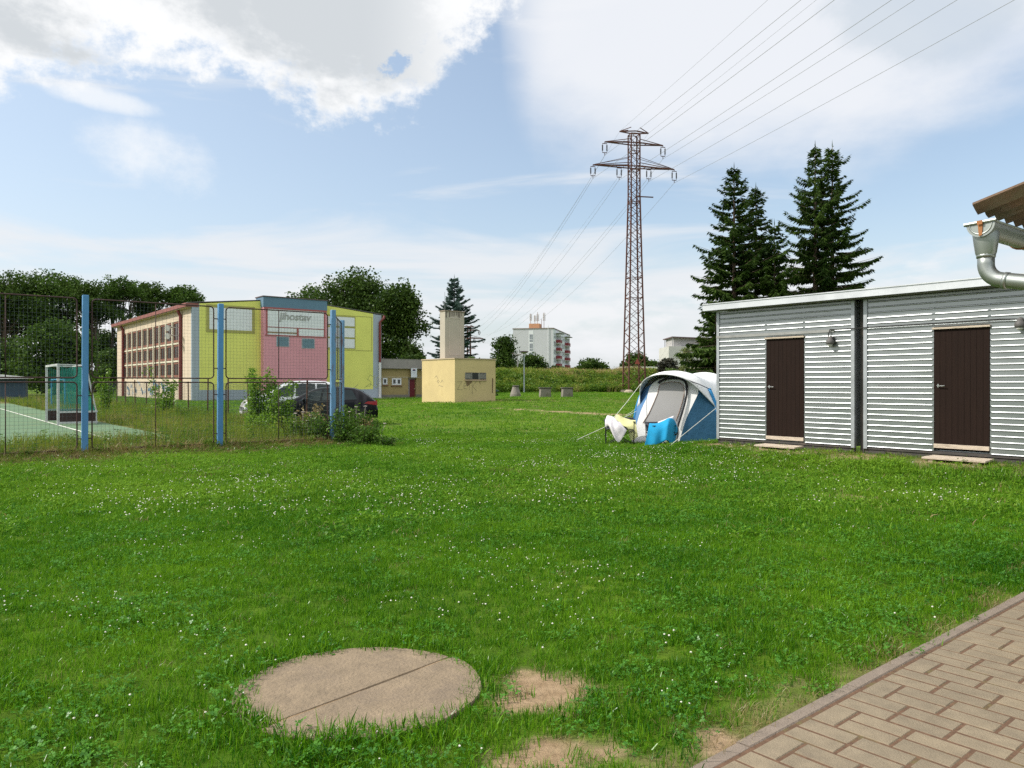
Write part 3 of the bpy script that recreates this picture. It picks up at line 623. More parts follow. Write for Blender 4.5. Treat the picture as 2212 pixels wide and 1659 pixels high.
def hut():
    O, d = SHED0, SHEDW; rz = math.atan2(d[1], d[0])
    S = lambda px: s_on(O,d,px); ZZ = lambda px,py: z_on(O,d,S(px),py)
    zb, zt = .379, 3.25; d1a, d1b, d2a, d2b = S(1655), S(1736), S(2017), S(2137); ja, jb = S(1846), S(1865); LEN = 8.6
    dt1 = ZZ(1695,731); db1 = ZZ(1695,946); dt2 = ZZ(2077,709); db2 = ZZ(2077,965)
    roof_t = thing('metal_hut', 'corrugated galvanised hut of two joined cabins with two dark brown doors', 'metal hut', (O[0],O[1],0), rz)
    pitch = .104
    def ridged(m, x0, x1, z0, z1, y0=0):
        prof = []; nr = int(round((zt-zb)/pitch)); zs = []
        for i in range(nr+1):
            zc = zb+i*pitch
            for dz, o in ((-.013,0),(-.008,.012),(-.002,.017),(.003,.0168),(.009,.0154),(.0135,.0134),(.018,.006),(.020,0)): zs.append((zc+dz,o))
        zs = [(z,o) for z,o in zs if z0+.002 < z < z1-.002]
        zs = [(z0,0 if not zs else 0)]+zs+[(z1,0)]
        e = .03
        rows = []
        for x, k in ((x0,0),(x0+e*.5,.6),(x0+e,1),(x1-e,1),(x1-e*.5,.6),(x1,0)): rows.append([(x, y0-o*k-.002*math.sin(x*2.1+z*5), z) for z,o in zs])
        rows2 = rows[:3]; nseg = max(1,int((x1-x0)/.35))
        for i in range(1,nseg): xx = x0+e+(x1-x0-2*e)*i/nseg; rows2.append([(xx, y0-o-.0012*math.sin(xx*3+z*2.3)*math.sin(z*1.7+xx), z) for z,o in zs])
        m.grid([r[::-1] for r in rows2+rows[3:]])
    for (xa,xb,da,db,dt,dbz,nm) in ((.05,ja-.05,d1a,d1b,dt1,db1,0),(jb+.05,LEN,d2a,d2b,dt2,db2,1)):
        m = MB(); ridged(m,xa,da-.005,zb,zt); ridged(m,db+.005,xb,zb,zt); ridged(m,da-.005,db+.005,dt+.05,zt)
        m.box(xa,da-.01,.03,.08,zb,zt-.02); m.box(db+.01,xb,.03,.08,zb,zt-.02); m.box(da-.01,db+.01,.03,.08,dt+.06,zt-.02)
        o = m.build('siding', GALV, roof_t); 
        for p in o.data.polygons: p.use_smooth = False
        w = MB(); w.box(xa-.03,xb,2.35,2.4,zb,zt); w.box(xa-.03,xa,.085,2.34,zb,zt); w.box(xb-.03,xb,.085,2.34,zb,zt); w.box(xa,xb,.1,2.34,zb-.02,zb+.02)
        w.build('shell', GALVP, roof_t)
        pm = MB(); pm.box(xa-.05,xa+.025,-.022,.06,zb-.04,zt); pm.build('corner_post', GALVP, roof_t, bevel=.004)
        pm = MB(); pm.box(xb-.025,xb+.05,-.022,.06,zb-.04,zt); pm.build('corner_post', GALVP, roof_t, bevel=.004)
        dm = MB(); n = 9
        for i in range(n):
            xA = da+(db-da)*i/n; xB = da+(db-da)*(i+1)/n; dm.box(xA+.002,xB-.002,-.006+.001*(i%2),.03,dbz+.035,dt-.012)
        dm.box(da,db,.0,.028,dbz+.035,dt-.012)
        dr = dm.build('door', DOORM, roof_t)
        h = MB(); hx = da+.07; hz = dbz+(dt-dbz)*.515
        h.tube([(hx,-.006,hz),(hx,-.05,hz),(hx+.02,-.055,hz),(hx+.13,-.055,hz-.005)], .009, 8); h.box(hx-.012,hx+.012,-.010,-.004,hz-.03,hz+.03)
        h.build('handle', STEEL, dr)
        s = MB(); s.box(da-.02,db+.02,-.05,.02,dt,dt+.035); s.build('drip_board', WOODP, roof_t, bevel=.003)
        s = MB(); s.box(da,db,-.03,.02,dbz-.045,dbz+.03); s.build('door_sill', WOODP, roof_t, bevel=.003)
        bs = MB(); bs.box(xa-.03,xb+.03,.02,.09,.1,zb); bs.box(xa-.03,xb+.03,-.0,.02,zb-.05,zb-.004)
        for q in (.32,.62): bs.tube([(xa+q,-.004,zb-.12),(xa+q,.019,zb-.12)], .055, 14)
        bs.build('base_channel', DARKST, roof_t)
    m = MB(); m.box(ja+.05,jb-.05,.12,.16,.1,zt); m.build('joint_panel', DARKST, roof_t)
    m = MB(); m.box(-.16,LEN+.4,-.30,2.7,3.285,3.40); r_ = m.build('roof', ROOFM, roof_t, bevel=.006)
    m = MB(); m.box(-.165,LEN+.4,-.318,-.30,3.27,3.415); m.box(-.165,LEN+.4,-.335,-.319,3.405,3.425); m.build('fascia', ROOFM, r_)
    m = MB(); m.box(-.12,LEN+.4,-.29,.0,3.262,3.283); m.build('soffit', M('soffit board', (.20,.20,.19), .8), roof_t)
    def lamp(px, py):
        s = S(px); z = ZZ(px,py); l = MB()
        l.lathe((s,-.02,z+.04),[(.0,0),(.045,.0),(.05,.03),(.04,.075)],14,(0,-1,0)); 
        l.lathe((s,-.085,z+.055),[(.035,0),(.05,-.035),(.075,-.06),(.082,-.12),(.06,-.145)],16)
        lo = l.build('wall_lamp', GREYP, roof_t, smooth=True)
        k = MB(); k.lathe((s,-.085,z-.09),[(.055,0),(.05,-.02),(.02,-.04)],14); k.build('lamp_glass', M('lamp glass', (.5,.5,.45), .2), lo, smooth=True)
        return s, z
    s1, z1 = lamp(1797,735); s2, z2 = lamp(2206,697)
    c = MB(); pts = [(s1-.03,-.05,z1+.0),(s1-.06,-.05,z1+.1),(s1-.02,-.05,z1+.22),(s1+.1,-.05,ZZ(1812,712)),(S(1846),-.05,ZZ(1846,710)+.0),(S(1900),-.045,ZZ(1900,706)),(S(2050),-.045,ZZ(2050,697)),(S(2160),-.045,ZZ(2160,690)),(s2-.05,-.05,z2+.06)]
    c.tube(pts, .011, 6); c.build('lamp_cable', BLACKC, roof_t)
    w = MB(); za = ZZ(1549,727); zb2 = ZZ(1800,716); w.box(.0,s1+.05,-.028,-.006,za-.045,za+.01); w.build('nailed_lath', M('grey lath', (.30,.30,.29), .8, .2, 5), roof_t)
    # scribbles scratched on the sheet
    fn = lambda u,v: (u,-.0065,v)
    gx, gzv = S(1895), ZZ(1895,836); st = []
    for i in range(7): st.append([(gx+i*.055,gzv),(gx+i*.055+.02,gzv+.045),(gx+i*.055+.045,gzv-.005)])
    g = ribbon(st, fn, .008).build('scribble', M('scribble grey', (.25,.25,.26), .7), roof_t)
hut()
def board(pa, pb, o0, depth, label, tilt):
    """two planks on battens, laid on the ground before a door between two points of the front wall"""
    s0, s1 = s_on(SHED0,SHEDW,pa), s_on(SHED0,SHEDW,pb); nv = np.array([.775,.632]); p = SHED0+SHEDW*s0-nv*(o0+depth); Ln = s1-s0
    zt = max(g1(*(p+SHEDW*Ln*u+nv*depth*v)) for u in (0,1) for v in (0,1))
    t = thing('wooden_board', label, 'board', (p[0],p[1],zt+.035), math.atan2(SHEDW[1],SHEDW[0]), 'boards laid before the hut doors'); t.rotation_euler[0] = tilt
    for y0, y1, x0, x1 in ((0,depth/2-.004,0,Ln),(depth/2+.004,depth,.02,Ln-.015)): m = MB(); m.box(x0,x1,y0,y1,0,.032); m.build('plank', WOODP, t, bevel=.004)
    for x0 in (.1,Ln-.2): m = MB(); m.box(x0,x0+.08,.03,depth-.03,-.14,-.001); m.build('batten', WOODP, t)
board(1653,1740,.06,.38,'small weathered wooden board on the grass before the hut door nearest the tent',.04)
board(2016,2152,.07,.44,'bigger weathered wooden board on the grass before the hut door nearest the gutter',.03)

# ------------------------------------------------------------------ corner of the house: gutter, downpipe, corrugated roof
ZN = M('zinc gutter', (.33,.355,.335), .42, .13, 5, metal=.8, stain=(.22,.24,.22), sscale=4, samt=.55)
RUSTS = M('rust streak', (.34,.145,.055), .8, .3, 14)
ETER = M('corrugated fibre roof', (.20,.13,.09), .9, .25, 6, bump=.3, stain=(.20,.17,.12), sscale=5, samt=.5)
PLAST = M('white plaster', (.72,.70,.66), .9, .06, 3)
def house_corner():
    rz = math.atan2(A2[1],A2[0]); e = np.array([2.27,3.70])
    t = thing('house', 'house corner with rusty corrugated roof edge at the right border', 'house', (e[0],e[1],0), rz)
    zg = 2.375; r = .061; g = MB(); rows = []; rows2 = []; nn = 14
    def arc(x, rr, off=0): return [(x, rr*math.cos(math.pi*i/nn), zg-rr*math.sin(math.pi*i/nn)) for i in range(nn+1)]
    fall = lambda x: 0
    g.grid([arc(0,r),arc(2,r),arc(7,r)]); g.grid([arc(0,r-.003)[::-1],arc(7,r-.003)[::-1]])
    g.tube([(0,r+.004,zg+.002),(7,r+.004,zg+.002)], .0075, 8); g.tube([(0,-r,zg+.006),(7,-r,zg+.006)], .006, 6)
    go = g.build('gutter', ZN, t, smooth=True)
    c = MB(); a = arc(-.004,r+.002); c.prism(a, (.006,0,0)); c.tube(arc(-.004,r*.80), .004, 6); c.tube([(-.004,r+.012,zg+.004),(-.004,-r-.008,zg+.01)], .009, 8)
    c.build('end_cap', ZN, go)
    s = MB(); s.add([(-.0085,.012,zg+.012),(-.0085,-.012,zg+.012),(-.0085,-.008,zg-.055),(-.0085,.006,zg-.06)],[(0,1,2,3)]); s.add([(-.0175,.013,zg+.014),(-.0175,-.014,zg+.015),(-.0175,-.012,zg-.004),(-.0175,.011,zg-.005)],[(0,1,2,3)]); s.build('rust_streak', RUSTS, go)
    f = MB(); cx = .062
    prof = [(.052,.052,-.016),(.052,.058,-.045),(.048,.053,-.085),(.043,.046,-.135),(.040,.040,-.15)]
    rows = [[(cx+a_*math.cos(2*math.pi*i/20), b_*math.sin(2*math.pi*i/20), zg+z) for i in range(20)] for a_,b_,z in prof]
    f.grid(rows, True); f.build('funnel', ZN, go, smooth=True)
    p = MB(); pts = [(cx,0,zg-.14),(cx,0,zg-.19)]
    for i in range(1,9):
        th = R(78)*i/8; pts.append((cx,-.085*(1-math.cos(th)),zg-.19-.085*math.sin(th)))
    last = pts[-1]; pts += [(cx,last[1]-.25,last[2]-.055),(cx,last[1]-.40,last[2]-.09),(cx,last[1]-.47,last[2]-.14),(cx,last[1]-.485,last[2]-.25),(cx,last[1]-.485,.1)]
    p.tube(pts, .0375, 18); po = p.build('downpipe', ZN, t, smooth=True)
    p = MB(); p.tube([(cx,0,zg-.140),(cx,0,zg-.158)], .0415, 18); p.build('pipe_collar', ZN, po, smooth=True); p = MB(); p.tube([(cx,last[1]-.012,last[2]-.003),(cx,last[1]-.03,last[2]-.007)], .0405, 18); p.build('pipe_collar', ZN, po, smooth=True)
    h = MB(); h.tube([(.52,-.05,zg+.09),(.52,-.062,zg+.03),(.52,-r-.004,zg+.0)]+[(.52,(r+.004)*math.cos(math.pi*(1-i/10)),zg-(r+.004)*math.sin(math.pi*i/10)) for i in range(11)], .004, 6); h.build('gutter_hook', RUSTS, go)
    # corrugated sheets: waves across the eave, rising away from it
    k = MB(); n = 220; pitch = .125; amp = .02; sl = math.tan(R(15)); rows = []; rows2 = []
    for v in (0.0,-.6,-3.6):
        rows.append([(-.02+7.2*i/n, v+.03, zg+.085-(v)*sl+amp*math.cos(2*math.pi*(7.2*i/n)/pitch)) for i in range(n+1)])
        rows2.append([(x,y,z-.010) for x,y,z in rows[-1]])
    k.grid(rows); k.grid([q[::-1] for q in rows2]); 
    k.grid([rows[0],rows2[0]][::-1]); k.grid([[q[0] for q in rows],[q[0] for q in rows2]])
    k.build('roof', ETER, t)
    w = MB(); w.box(.42,7,-3.6,-.52,0,zg+.0); w.build('wall', PLAST, t)
    b_ = MB()
    for x in (.45,1.1,2.1,3.1): b_.add([],[]); b_.bar((x,-.10,zg+.045),(x,-3.4,zg+.045+3.3*sl),.06,.09)
    b_.bar((.12,-.55,zg+.17),(7,-.55,zg+.17),.06,.05); b_.build('rafter', M('rafter wood', (.10,.06,.04), .9, .3, 5), t)
house_corner()

# ------------------------------------------------------------------ tall blue ball fence
BLUE = M('blue fence paint', (.075,.225,.42), .6, .16, 3, stain=(.12,.055,.03), sscale=4.5, samt=.60, stretch=(1,1,.35))
BLUEW = M('worn blue paint', (.12,.26,.42), .65, .2, 5, stain=(.13,.06,.035), sscale=5, samt=.50, stretch=(1,1,.3))
RUSTB = M('rusty tube', (.055,.028,.024), .8, .35, 12, stain=(.10,.18,.25), sscale=7, samt=.60)
WIRE = M('fence wire', (.075,.09,.10), .7, .3, 3)
def round_frame(m, A, B, z0, z1, r=.016, rad=.09):
    """tube rectangle with rounded corners between ground points A and B"""
    A = Vector((*A,0)); B = Vector((*B,0)); d = (B-A).normalized(); L = (B-A).length; P = []
    for cx, cz, a0 in ((L-rad,z1-rad,0),(rad,z1-rad,90),(rad,z0+rad,180),(L-rad,z0+rad,270)):
        for i in range(5):
            a = R(a0+90*i/4); P.append(A+d*(cx+rad*math.cos(a))+Vector((0,0,cz+rad*math.sin(a))))
    P.append(P[0]); m.tube(P, r, 7, False); return d, L
def net(m, A, B, z0, z1, sp=.082, w=.0027):
    A = Vector((*A,0)); B = Vector((*B,0)); d = (B-A).normalized(); L = (B-A).length
    for i in range(1,int(L/sp)): p = A+d*sp*i; m.bar((p.x,p.y,z0),(p.x,p.y,z1),w)
    for j in range(1,int((z1-z0)/sp)):
        z = z0+sp*j; m.bar((A.x,A.y,z),(B.x,B.y,z),w)
def tall_fence():
    t = thing('ball_fence', 'tall blue sports fence with rusty tube panels and square wire mesh', 'fence', (P1[0],P1[1],0))
    org = Vector((P1[0],P1[1],0)); posts = [P1-A2*2.98, P1, P1+A2*2.98, P3+np.array([.0,.0]), P4]
    heads = [3.6,3.6,3.6,3.62,3.62]
    for i, (p, h) in enumerate(zip(posts, heads)):
        m = MB(); a = Vector((*(A2 if i < 4 else np.array([.15,.99])),0))*.062; bb = Vector((-a.y,a.x,0))
        lean = Vector((.02 if i < 3 else .01,0,0)); p0 = Vector((*p,-.2))-org; p1 = Vector((*p,h))-org+lean
        m.add([p0-a-bb,p0+a-bb,p0+a+bb,p0-a+bb,p1-a-bb,p1+a-bb,p1+a+bb,p1-a+bb],[(0,3,2,1),(4,5,6,7),(0,1,5,4),(1,2,6,5),(2,3,7,6),(3,0,4,7)])
        c = p1+Vector((0,0,.006)); 
        m.build('post', BLUE if i < 3 else BLUEW, t, bevel=.012)
    P = lambda q: np.array([q[0]-P1[0], q[1]-P1[1]])
    for i in range(4):
        a, b_ = posts[i], posts[i+1]; d = (b_-a)/np.linalg.norm(b_-a); a = a+d*.15; b_ = b_-d*.15
        for z0, z1 in ((1.74,3.52),(.12,1.64)):
            m = MB(); dd, L = round_frame(m, P(a), P(b_), z0, z1)
            mid = (a+b_)/2; q = P(mid); m.tube([(q[0],q[1],z0),(q[0],q[1],z1)], .011, 6)
            for zz in (z0+.25,z1-.3):
                for e, s in ((a,-1),(b_,1)): q0 = P(e); q1 = P(e+d*.1*s); m.tube([(q0[0],q0[1],zz),(q1[0],q1[1],zz)], .012, 6)
            fr = m.build('panel_frame', RUSTB, t, smooth=True)
            m = MB(); net(m, P(a+d*.02), P(b_-d*.02), z0+.02, z1-.02); nt_ = m.build('wire_mesh', WIRE, fr)
tall_fence()

# ------------------------------------------------------------------ low wire fence with rusty stakes
def wire_fence():
    t = thing('wire_fence', 'low sagging wire mesh fence on thin rusty stakes across the meadow', 'fence', (CLK[0],CLK[1],0))
    pxs = [662,592.6,536.6,492.6,448,407,375,343,316,292,271.5,252,235]; pts = []
    for px in pxs:
        s = s_on(CLK,B2,px); p = CLK+B2*s; pts.append((p[0]-CLK[0],p[1]-CLK[1],g1(p[0],p[1])))
    p4 = (P4[0]-CLK[0],P4[1]-CLK[1],0)
    RUST2 = M('rusty stake', (.075,.032,.022), .85, .35, 8)
    for i, p in enumerate(pts):
        m = MB(); lx = random.uniform(-.04,.04); m.tube([(p[0],p[1],p[2]-.2),(p[0]+lx,p[1],p[2]+1.78+random.uniform(-.08,.08))], .035, 7); m.build('stake', RUST2, t)
    m = MB(); al = [p4]+pts
    for k in range(len(al)-1):
        a = Vector(al[k]); c = Vector(al[k+1]); L = (c-a).length; n = int(L/.16)
        sag = lambda s: .10*math.sin(math.pi*s)
        for i in range(1,n): s = i/n; q = a.lerp(c,s); m.bar((q.x,q.y,q.z+.05),(q.x,q.y,q.z+1.66-sag(s)),.006)
        for z in np.arange(.1,1.7,.16):
            prev = None
            for i in range(9):
                s = i/8; q = a.lerp(c,s); q.z += z-sag(s)*z/1.66
                if prev is not None: m.bar(prev,q,.006)
                prev = q
        prev = None
        for i in range(9):
            s = i/8; q = a.lerp(c,s); q.z += 1.66-sag(s)
            if prev is not None: m.bar(prev,q,.012)
            prev = q
    m.build('wire_mesh', M('green wire', (.05,.07,.06), .7, .2, 3), t)
wire_fence()

# ------------------------------------------------------------------ hockey goals
WHT = M('dull white paint', (.46,.47,.45), .55, .15, 6, stain=(.25,.24,.20), sscale=5, samt=.6)
NETM = M('green net', (.025,.22,.17), .8, .15, 5)
BRD = M('dark goal boards', (.035,.018,.014), .7, .3, 5)
def goal(loc, rz, sc, frame, label, boards=True):
    t = thing('hockey_goal', label, 'goal', loc, rz); Wd, Hh, D1, D0 = 3.15*sc, 2.36*sc, .95*sc, 1.30*sc; w = .085*sc
    for x in (0,):
        for y in (0,Wd): m = MB(); m.box(-w/2,w/2,y-w/2,y+w/2,0,Hh); m.build('upright', frame, t, bevel=.006)
    m = MB(); m.box(-w/2,w/2,w/2+.002,Wd-w/2-.002,Hh-w,Hh-.003); m.build('crossbar', frame, t, bevel=.006)
    m = MB()
    for y in (0,Wd): m.bar((w/2,y,Hh-.035),(D1,y,Hh-.035),.05); m.tube([(D1,y,Hh-.035),(D1+.1,y,Hh*.75),(D0,y,.5*sc),(D0,y,.0)],.028,8)
    m.bar((D1,0,Hh-.035),(D1,Wd,Hh-.035),.05); m.build('stay', frame, t)
    if boards:
        m = MB()
        for y in (0,Wd): m.box(w/2+.002,D0,y-.02,y+.02,.06,.46*sc)
        m.box(D0-.02,D0+.02,.021,Wd-.021,.06,.46*sc); m.build('backboard', BRD, t)
        for y in (-.026,Wd+.026):
            for z in (.09,.50*sc): m = MB(); m.box(w/2+.002,D0+.05,y-.012,y+.012,z-.035,z+.035); m.build('rail', frame, t)
    m = MB(); s_ = .07
    def sag(p, k): return p
    def line(f, n=10): 
        pr = None
        for i in range(n+1):
            q = f(i/n)
            if pr is not None: m.bar(pr,q,.009)
            pr = q
    back = lambda u,v: Vector((D1+(D0-D1)*v-.10*math.sin(math.pi*v)*(1-.3*math.sin(math.pi*u)), Wd*u, (Hh-.05)*(1-v)+.45*sc*v))
    nv = int(Hh/s_)
    for i in range(int(Wd/s_)+1): u = i*s_/Wd; line(lambda v: back(u,v))
    for j in range(nv+1): v = j/nv; line(lambda u: back(u,v))
    for y in (0,Wd):
        side = lambda u,v: Vector((w/2+u*(D1+(D0-D1)*v-.10*math.sin(math.pi*v)-w/2), y+.05*math.sin(math.pi*v)*math.sin(math.pi*u), (Hh-.05)*(1-v)+.45*sc*v-.18*math.sin(math.pi*u)*(1-v)))
        for i in range(int(D1/s_)+1): u = i*s_/D1; line(lambda v: side(u,v))
        for j in range(nv+1): v = j/nv; line(lambda u: side(u,v))
    # slack heap of net drawn over the near side
    for i in range(16):
        u = i/15; line(lambda v: Vector((.12+.75*u, .05-.05*math.sin(v*3), Hh-.16-.9*v*(.35+.65*u)-.05*math.sin(9*u))))
    for j in range(14): v = j/13; line(lambda u: Vector((.12+.75*u, .04, Hh-.16-.9*v*(.35+.65*u)-.05*math.sin(9*u))), 12)
    m.build('net', NETM, t)
goal((GOAL0[0],GOAL0[1],g1(*GOAL0)+.02), math.atan2(A2[1],A2[0]), 1., WHT, 'white framed hockey goal with green net and dark boards on the court edge')
q = at(140,850,46); goal((q.x,q.y,g1(q.x,q.y)), math.atan2(A2[1],A2[0])+.15, .8, M('blue goal paint',(.05,.22,.42),.6,.15,5), 'blue framed small goal standing in the meadow beyond the court', False)
def shelter():
    q = at(28,860,72); t = thing('shelter', 'low shelter with white roof beyond the court', 'shelter', (q.x,q.y,g1(q.x,q.y)), .5)
    m = MB(); m.box(-1.1,1.1,-1.5,1.5,0,2.0); m.build('wall', M('dark blue boards',(.04,.07,.10),.8,.2,3), t)
    m = MB(); m.prism([(-1.5,-2.2,2.0),(1.5,-2.2,2.05),(1.5,-2.2,2.16),(-1.5,-2.2,2.5)],(0,4.4,0)); m.build('roof', M('white roof sheet',(.72,.72,.72),.6,.08,2), t)
shelter()
# ------------------------------------------------------------------ gym hall
YEL = M('yellow green plaster', (.69,.69,.17), .92, .06, .5, stain=(.61,.62,.15), sscale=.35, samt=.52)
GRYB = M('grey blue plaster', (.34,.39,.44), .9, .06, .7)
PINK = M('pink plaster', (.65,.30,.34), .92, .06, .5, stain=(.59,.27,.31), sscale=.4, samt=.52)
CAPB = M('slate blue band', (.115,.20,.275), .85, .1, 1)
CREAM = M('cream plaster', (.58,.48,.36), .9, .08, .6, stain=(.42,.31,.22), sscale=.7, samt=.62)
WHP = M('white opaque glazing', (.70,.72,.73), .5, .06, 2)
REDM = M('red brown sheet', (.24,.085,.068), .6, .15, 1.5)
REDF = M('red brown window frame', (.22,.085,.055), .7, .2, 4)
DARKG = M('dark window glass', (.045,.045,.05), .15, .2, 1.5, spec=.6)
VENT = M('vent slats', (.13,.22,.26), .6, .1, 8)
REDP = M('red downpipe', (.17,.032,.028), .5, .15, 3)
GRAF = M('graffiti green', (.36,.40,.13), .9, .1, 5)
def wall_frame(O2, d2):
    O = np.array(O2); d = np.array(d2)
    S = lambda px: s_on(O,d,px); Z_ = lambda px,py: z_on(O,d,S(px),py); return S, Z_
def gym():
    O = np.array([-29.2,69.7]); rz = math.atan2(A2[1],A2[0]); Lf = 19.4; Ls = 32.0; zb = -.4
    S, Z_ = wall_frame(O, A2)
    t = thing('gym_hall', 'yellow green gym hall with projecting pink centre and rows of windows along its side', 'hall', (O[0],O[1],0), rz)
    ze = 8.93; rid = 9.95; xr = Lf*.5; xt0, xt1 = S(565.5), S(705.5)
    # front wall with a very low gable
    strip = S(430.5); strip2 = S(805.5)
    hz = lambda x: ze+(rid-ze)*(1-abs(x-xr)/xr)
    def slab(m, x0, x1, y0, y1, z0):
        xm = [x0]+([xr] if x0 < xr < x1 else [])+[x1]
        poly = [(x0,y0,z0),(x1,y0,z0)]+[(x,y0,hz(x)) for x in xm[::-1]]; m.prism(poly[::-1],(0,y1-y0,0))
    m = MB(); slab(m,strip,strip2,0,.3,1.05); m.build('front_wall', YEL, t)
    m = MB(); slab(m,0,strip-.002,0,.3,1.05); slab(m,strip2+.002,Lf,0,.3,1.05); m.box(0,Lf,-.03,.3,zb,1.045); m.build('grey_border', GRYB, t)
    m = MB(); m.box(0,.35,.302,1.5,zb,ze-.25); m.build('front_corner', CREAM, t)
    m = MB(); m.box(.2,Lf,.302,Ls,zb,hz(.2)-.3); m.build('core', M('hall core',(.3,.28,.25)), t)
    # side wall with three rows of ten windows
    SB, ZB = wall_frame(O, B2); y0, y1 = SB(388.5), SB(265.7); zt = 6.95; z1_ = ZB(388.5,815.2)
    zt = ZB(388.5,692.8)
    sw = MB(); sw.box(0,.2,1.5,y0,zb,ze-.25); sw.box(0,.2,y1,Ls,zb,ze-.25); sw.box(0,.2,y0,y1,zt,ze-.25); sw.box(0,.2,y0,y1,zb,z1_); sw.build('side_wall', CREAM, t)
    rows = [z1_, z1_+(zt-z1_)*.30, z1_+(zt-z1_)*.615, zt]; n = 10; w = (y1-y0)/n
    pl = MB()
    for i in range(n+1): yy = y0+w*i; pl.box(-.10,.15,yy-.12,yy+.12,z1_+.002,zt-.002)
    for z in rows[1:3]:
        for i in range(n): pl.box(-.02,.15,y0+w*i+.122,y0+w*(i+1)-.122,z-.13,z+.03)
    pl.build('pilasters', M('pale cream concrete',(.62,.57,.44),.9,.08,1.2), t)
    gl = MB(); gl.box(.195,.199,y0,y1,z1_,zt); 
    for i in range(n):
        for k in range(3):
            a, b_ = y0+w*i+.125, y0+w*(i+1)-.125; z0, zz = rows[k]+(.07 if k else .02), rows[k+1]-(.17 if k < 2 else .02); f = MB(); q = .16
            f.box(.04,.12,a,a+q,z0,zz); f.box(.04,.12,b_-q,b_,z0,zz); f.box(.04,.12,a+q,b_-q,zz-q,zz); f.box(.0,.12,a+q,b_-q,z0,z0+q*1.3)
            f.box(.05,.11,(a+b_)/2-.03,(a+b_)/2+.03,z0+q*1.3,zz-q)
            fo = f.build('window', REDF, t); g = MB(); g.box(.09,.10,a+q,b_-q,z0+q,zz-q)
            for j in range(1,7): zq = z0+(zz-z0)*j/7; g.box(.075,.088,a+q+.01,b_-q-.01,zq-.018,zq+.018)
            g.build('pane', DARKG, fo)
    m = MB(); m.box(-.55,.6,-.02,Ls+.5,ze-.28,ze+.06); m.build('eave', REDM, t)
    m = MB(); m.box(-.45,.19,.1,Ls+.4,ze-.36,ze-.285); m.build('eave_board', M('eave board',(.45,.36,.20),.8,.1,2), t)
    m = MB(); m.prism([(-.4,-.02,ze+.065),(xr,-.02,rid+.03),(Lf+.3,-.02,ze+.065),(Lf+.3,-.02,ze+.12),(xr,-.02,rid+.1),(-.4,-.02,ze+.12)][::-1],(0,Ls,0)); m.build('roof', M('roof felt',(.16,.15,.14),.9,.1,1), t)
    for yy in (SB(393), SB(268)-.1):
        m = MB(); m.tube([(-.14,yy,zb),(-.14,yy,ze-.9),(-.4,yy,ze-.4)],.16,10); m.build('downpipe', REDP, t)
    m = MB(); xx = Lf-.25; zq = Z_(815,783)
    m.tube([(xx,-.14,zq),(xx,-.14,ze-.75),(xx+.35,-.3,ze-.35),(xx+.45,-.3,ze-.05)],.13,10); m.build('downpipe', REDP, t)
    m = MB(); m.tube([(xx,-.14,zb),(xx,-.14,zq-.01)],.14,10); m.build('pipe_foot', M('white pipe',(.62,.62,.62),.5), t)
    m = MB()
    for dz in (0,-.75): m.lathe((-.75,y0-.35,ZB(388,722)+.6+dz),[(.05,0),(.08,.15),(.28,.55),(.3,.6)],12,(-1,-.5,-.2)); m.bar((-.14,y0-.4,ZB(388,722)+.6+dz),(-.8,y0-.35,ZB(388,722)+.6+dz),.07)
    m.build('floodlights', M('lamp housing',(.40,.40,.38),.5,.1,4), t)
    # panels of white glazing set in the front
    def pane(pxa, pya, pxb, pyb, yo, mat, nm, edge=None, par=t, fr=.0, thick=.05):
        xa, xb = S(pxa), S(pxb); za, zz = Z_((pxa+pxb)/2,pyb), Z_((pxa+pxb)/2,pya); q = MB()
        if edge is not None:
            q.box(xa-fr,xb+fr,yo-.03,yo-.001,zz,zz+fr); q.box(xa-fr,xb+fr,yo-.03,yo-.001,za-fr,za); q.box(xa-fr,xa,yo-.03,yo-.001,za+.002,zz-.002); q.box(xb,xb+fr,yo-.03,yo-.001,za+.002,zz-.002)
            fo = q.build(nm, edge, par); g = MB(); g.box(xa+.004,xb-.004,yo-.022,yo-.002,za+.004,zz-.004); g.build('pane', mat, fo); return fo
        q.box(xa,xb,yo-thick,yo-.001,za,zz); return q.build(nm, mat, par)
    YE = M('yellow trim',(.36,.34,.10),.9,.06,2); PE = M('pink trim',(.34,.10,.10),.8,.1,3)
    pane(452,666.5,544,713,0,WHP,'window',YE,fr=.28)
    for ya, yb in ((684.5,704),(708,728),(731.5,751.5)): pane(707.5,ya,765.5,yb,0,WHP,'window',YE,fr=.09)
    m = MB(); xa, xb = S(707), S(803); za, zz = Z_(755,756), Z_(755,683)
    for bx in ((xa,xb,zz,zz+.06),(xa,xb,za-.06,za),(xb-.06,xb,za+.002,zz-.002)): m.box(bx[0],bx[1],-.012,-.001,bx[2],bx[3])
    m.build('wall_trim', YE, t)
    # projecting centre
    yo = -.75; zc = 10.35; zcap = zc-1.0
    OC = O+B2*yo; SC_, ZC_ = wall_frame(OC, A2); xt0, xt1 = SC_(569), SC_(705.5); zc = ZC_(569,640.5); zcap = ZC_(569,663)
    m = MB(); m.box(xt0,xt1,yo,0-.002,zb,zcap-.002); c = m.build('centre_wall', PINK, t)
    m = MB(); m.box(xt0-.03,xt1+.03,yo-.03,1.2,zcap,zc); m.build('parapet', CAPB, t)
    m = MB(); m.box(xt0-.09,xt1+.09,yo-.09,1.3,zc+.002,zc+.09); m.build('coping', M('dark coping',(.10,.07,.07),.7), t)
    zE = lambda px,py: ZC_(px,py)
    xa, xb = SC_(577.5), SC_(699); zT = zE(638,670.5); zB = zE(638,725); fo_ = .10
    m = MB()
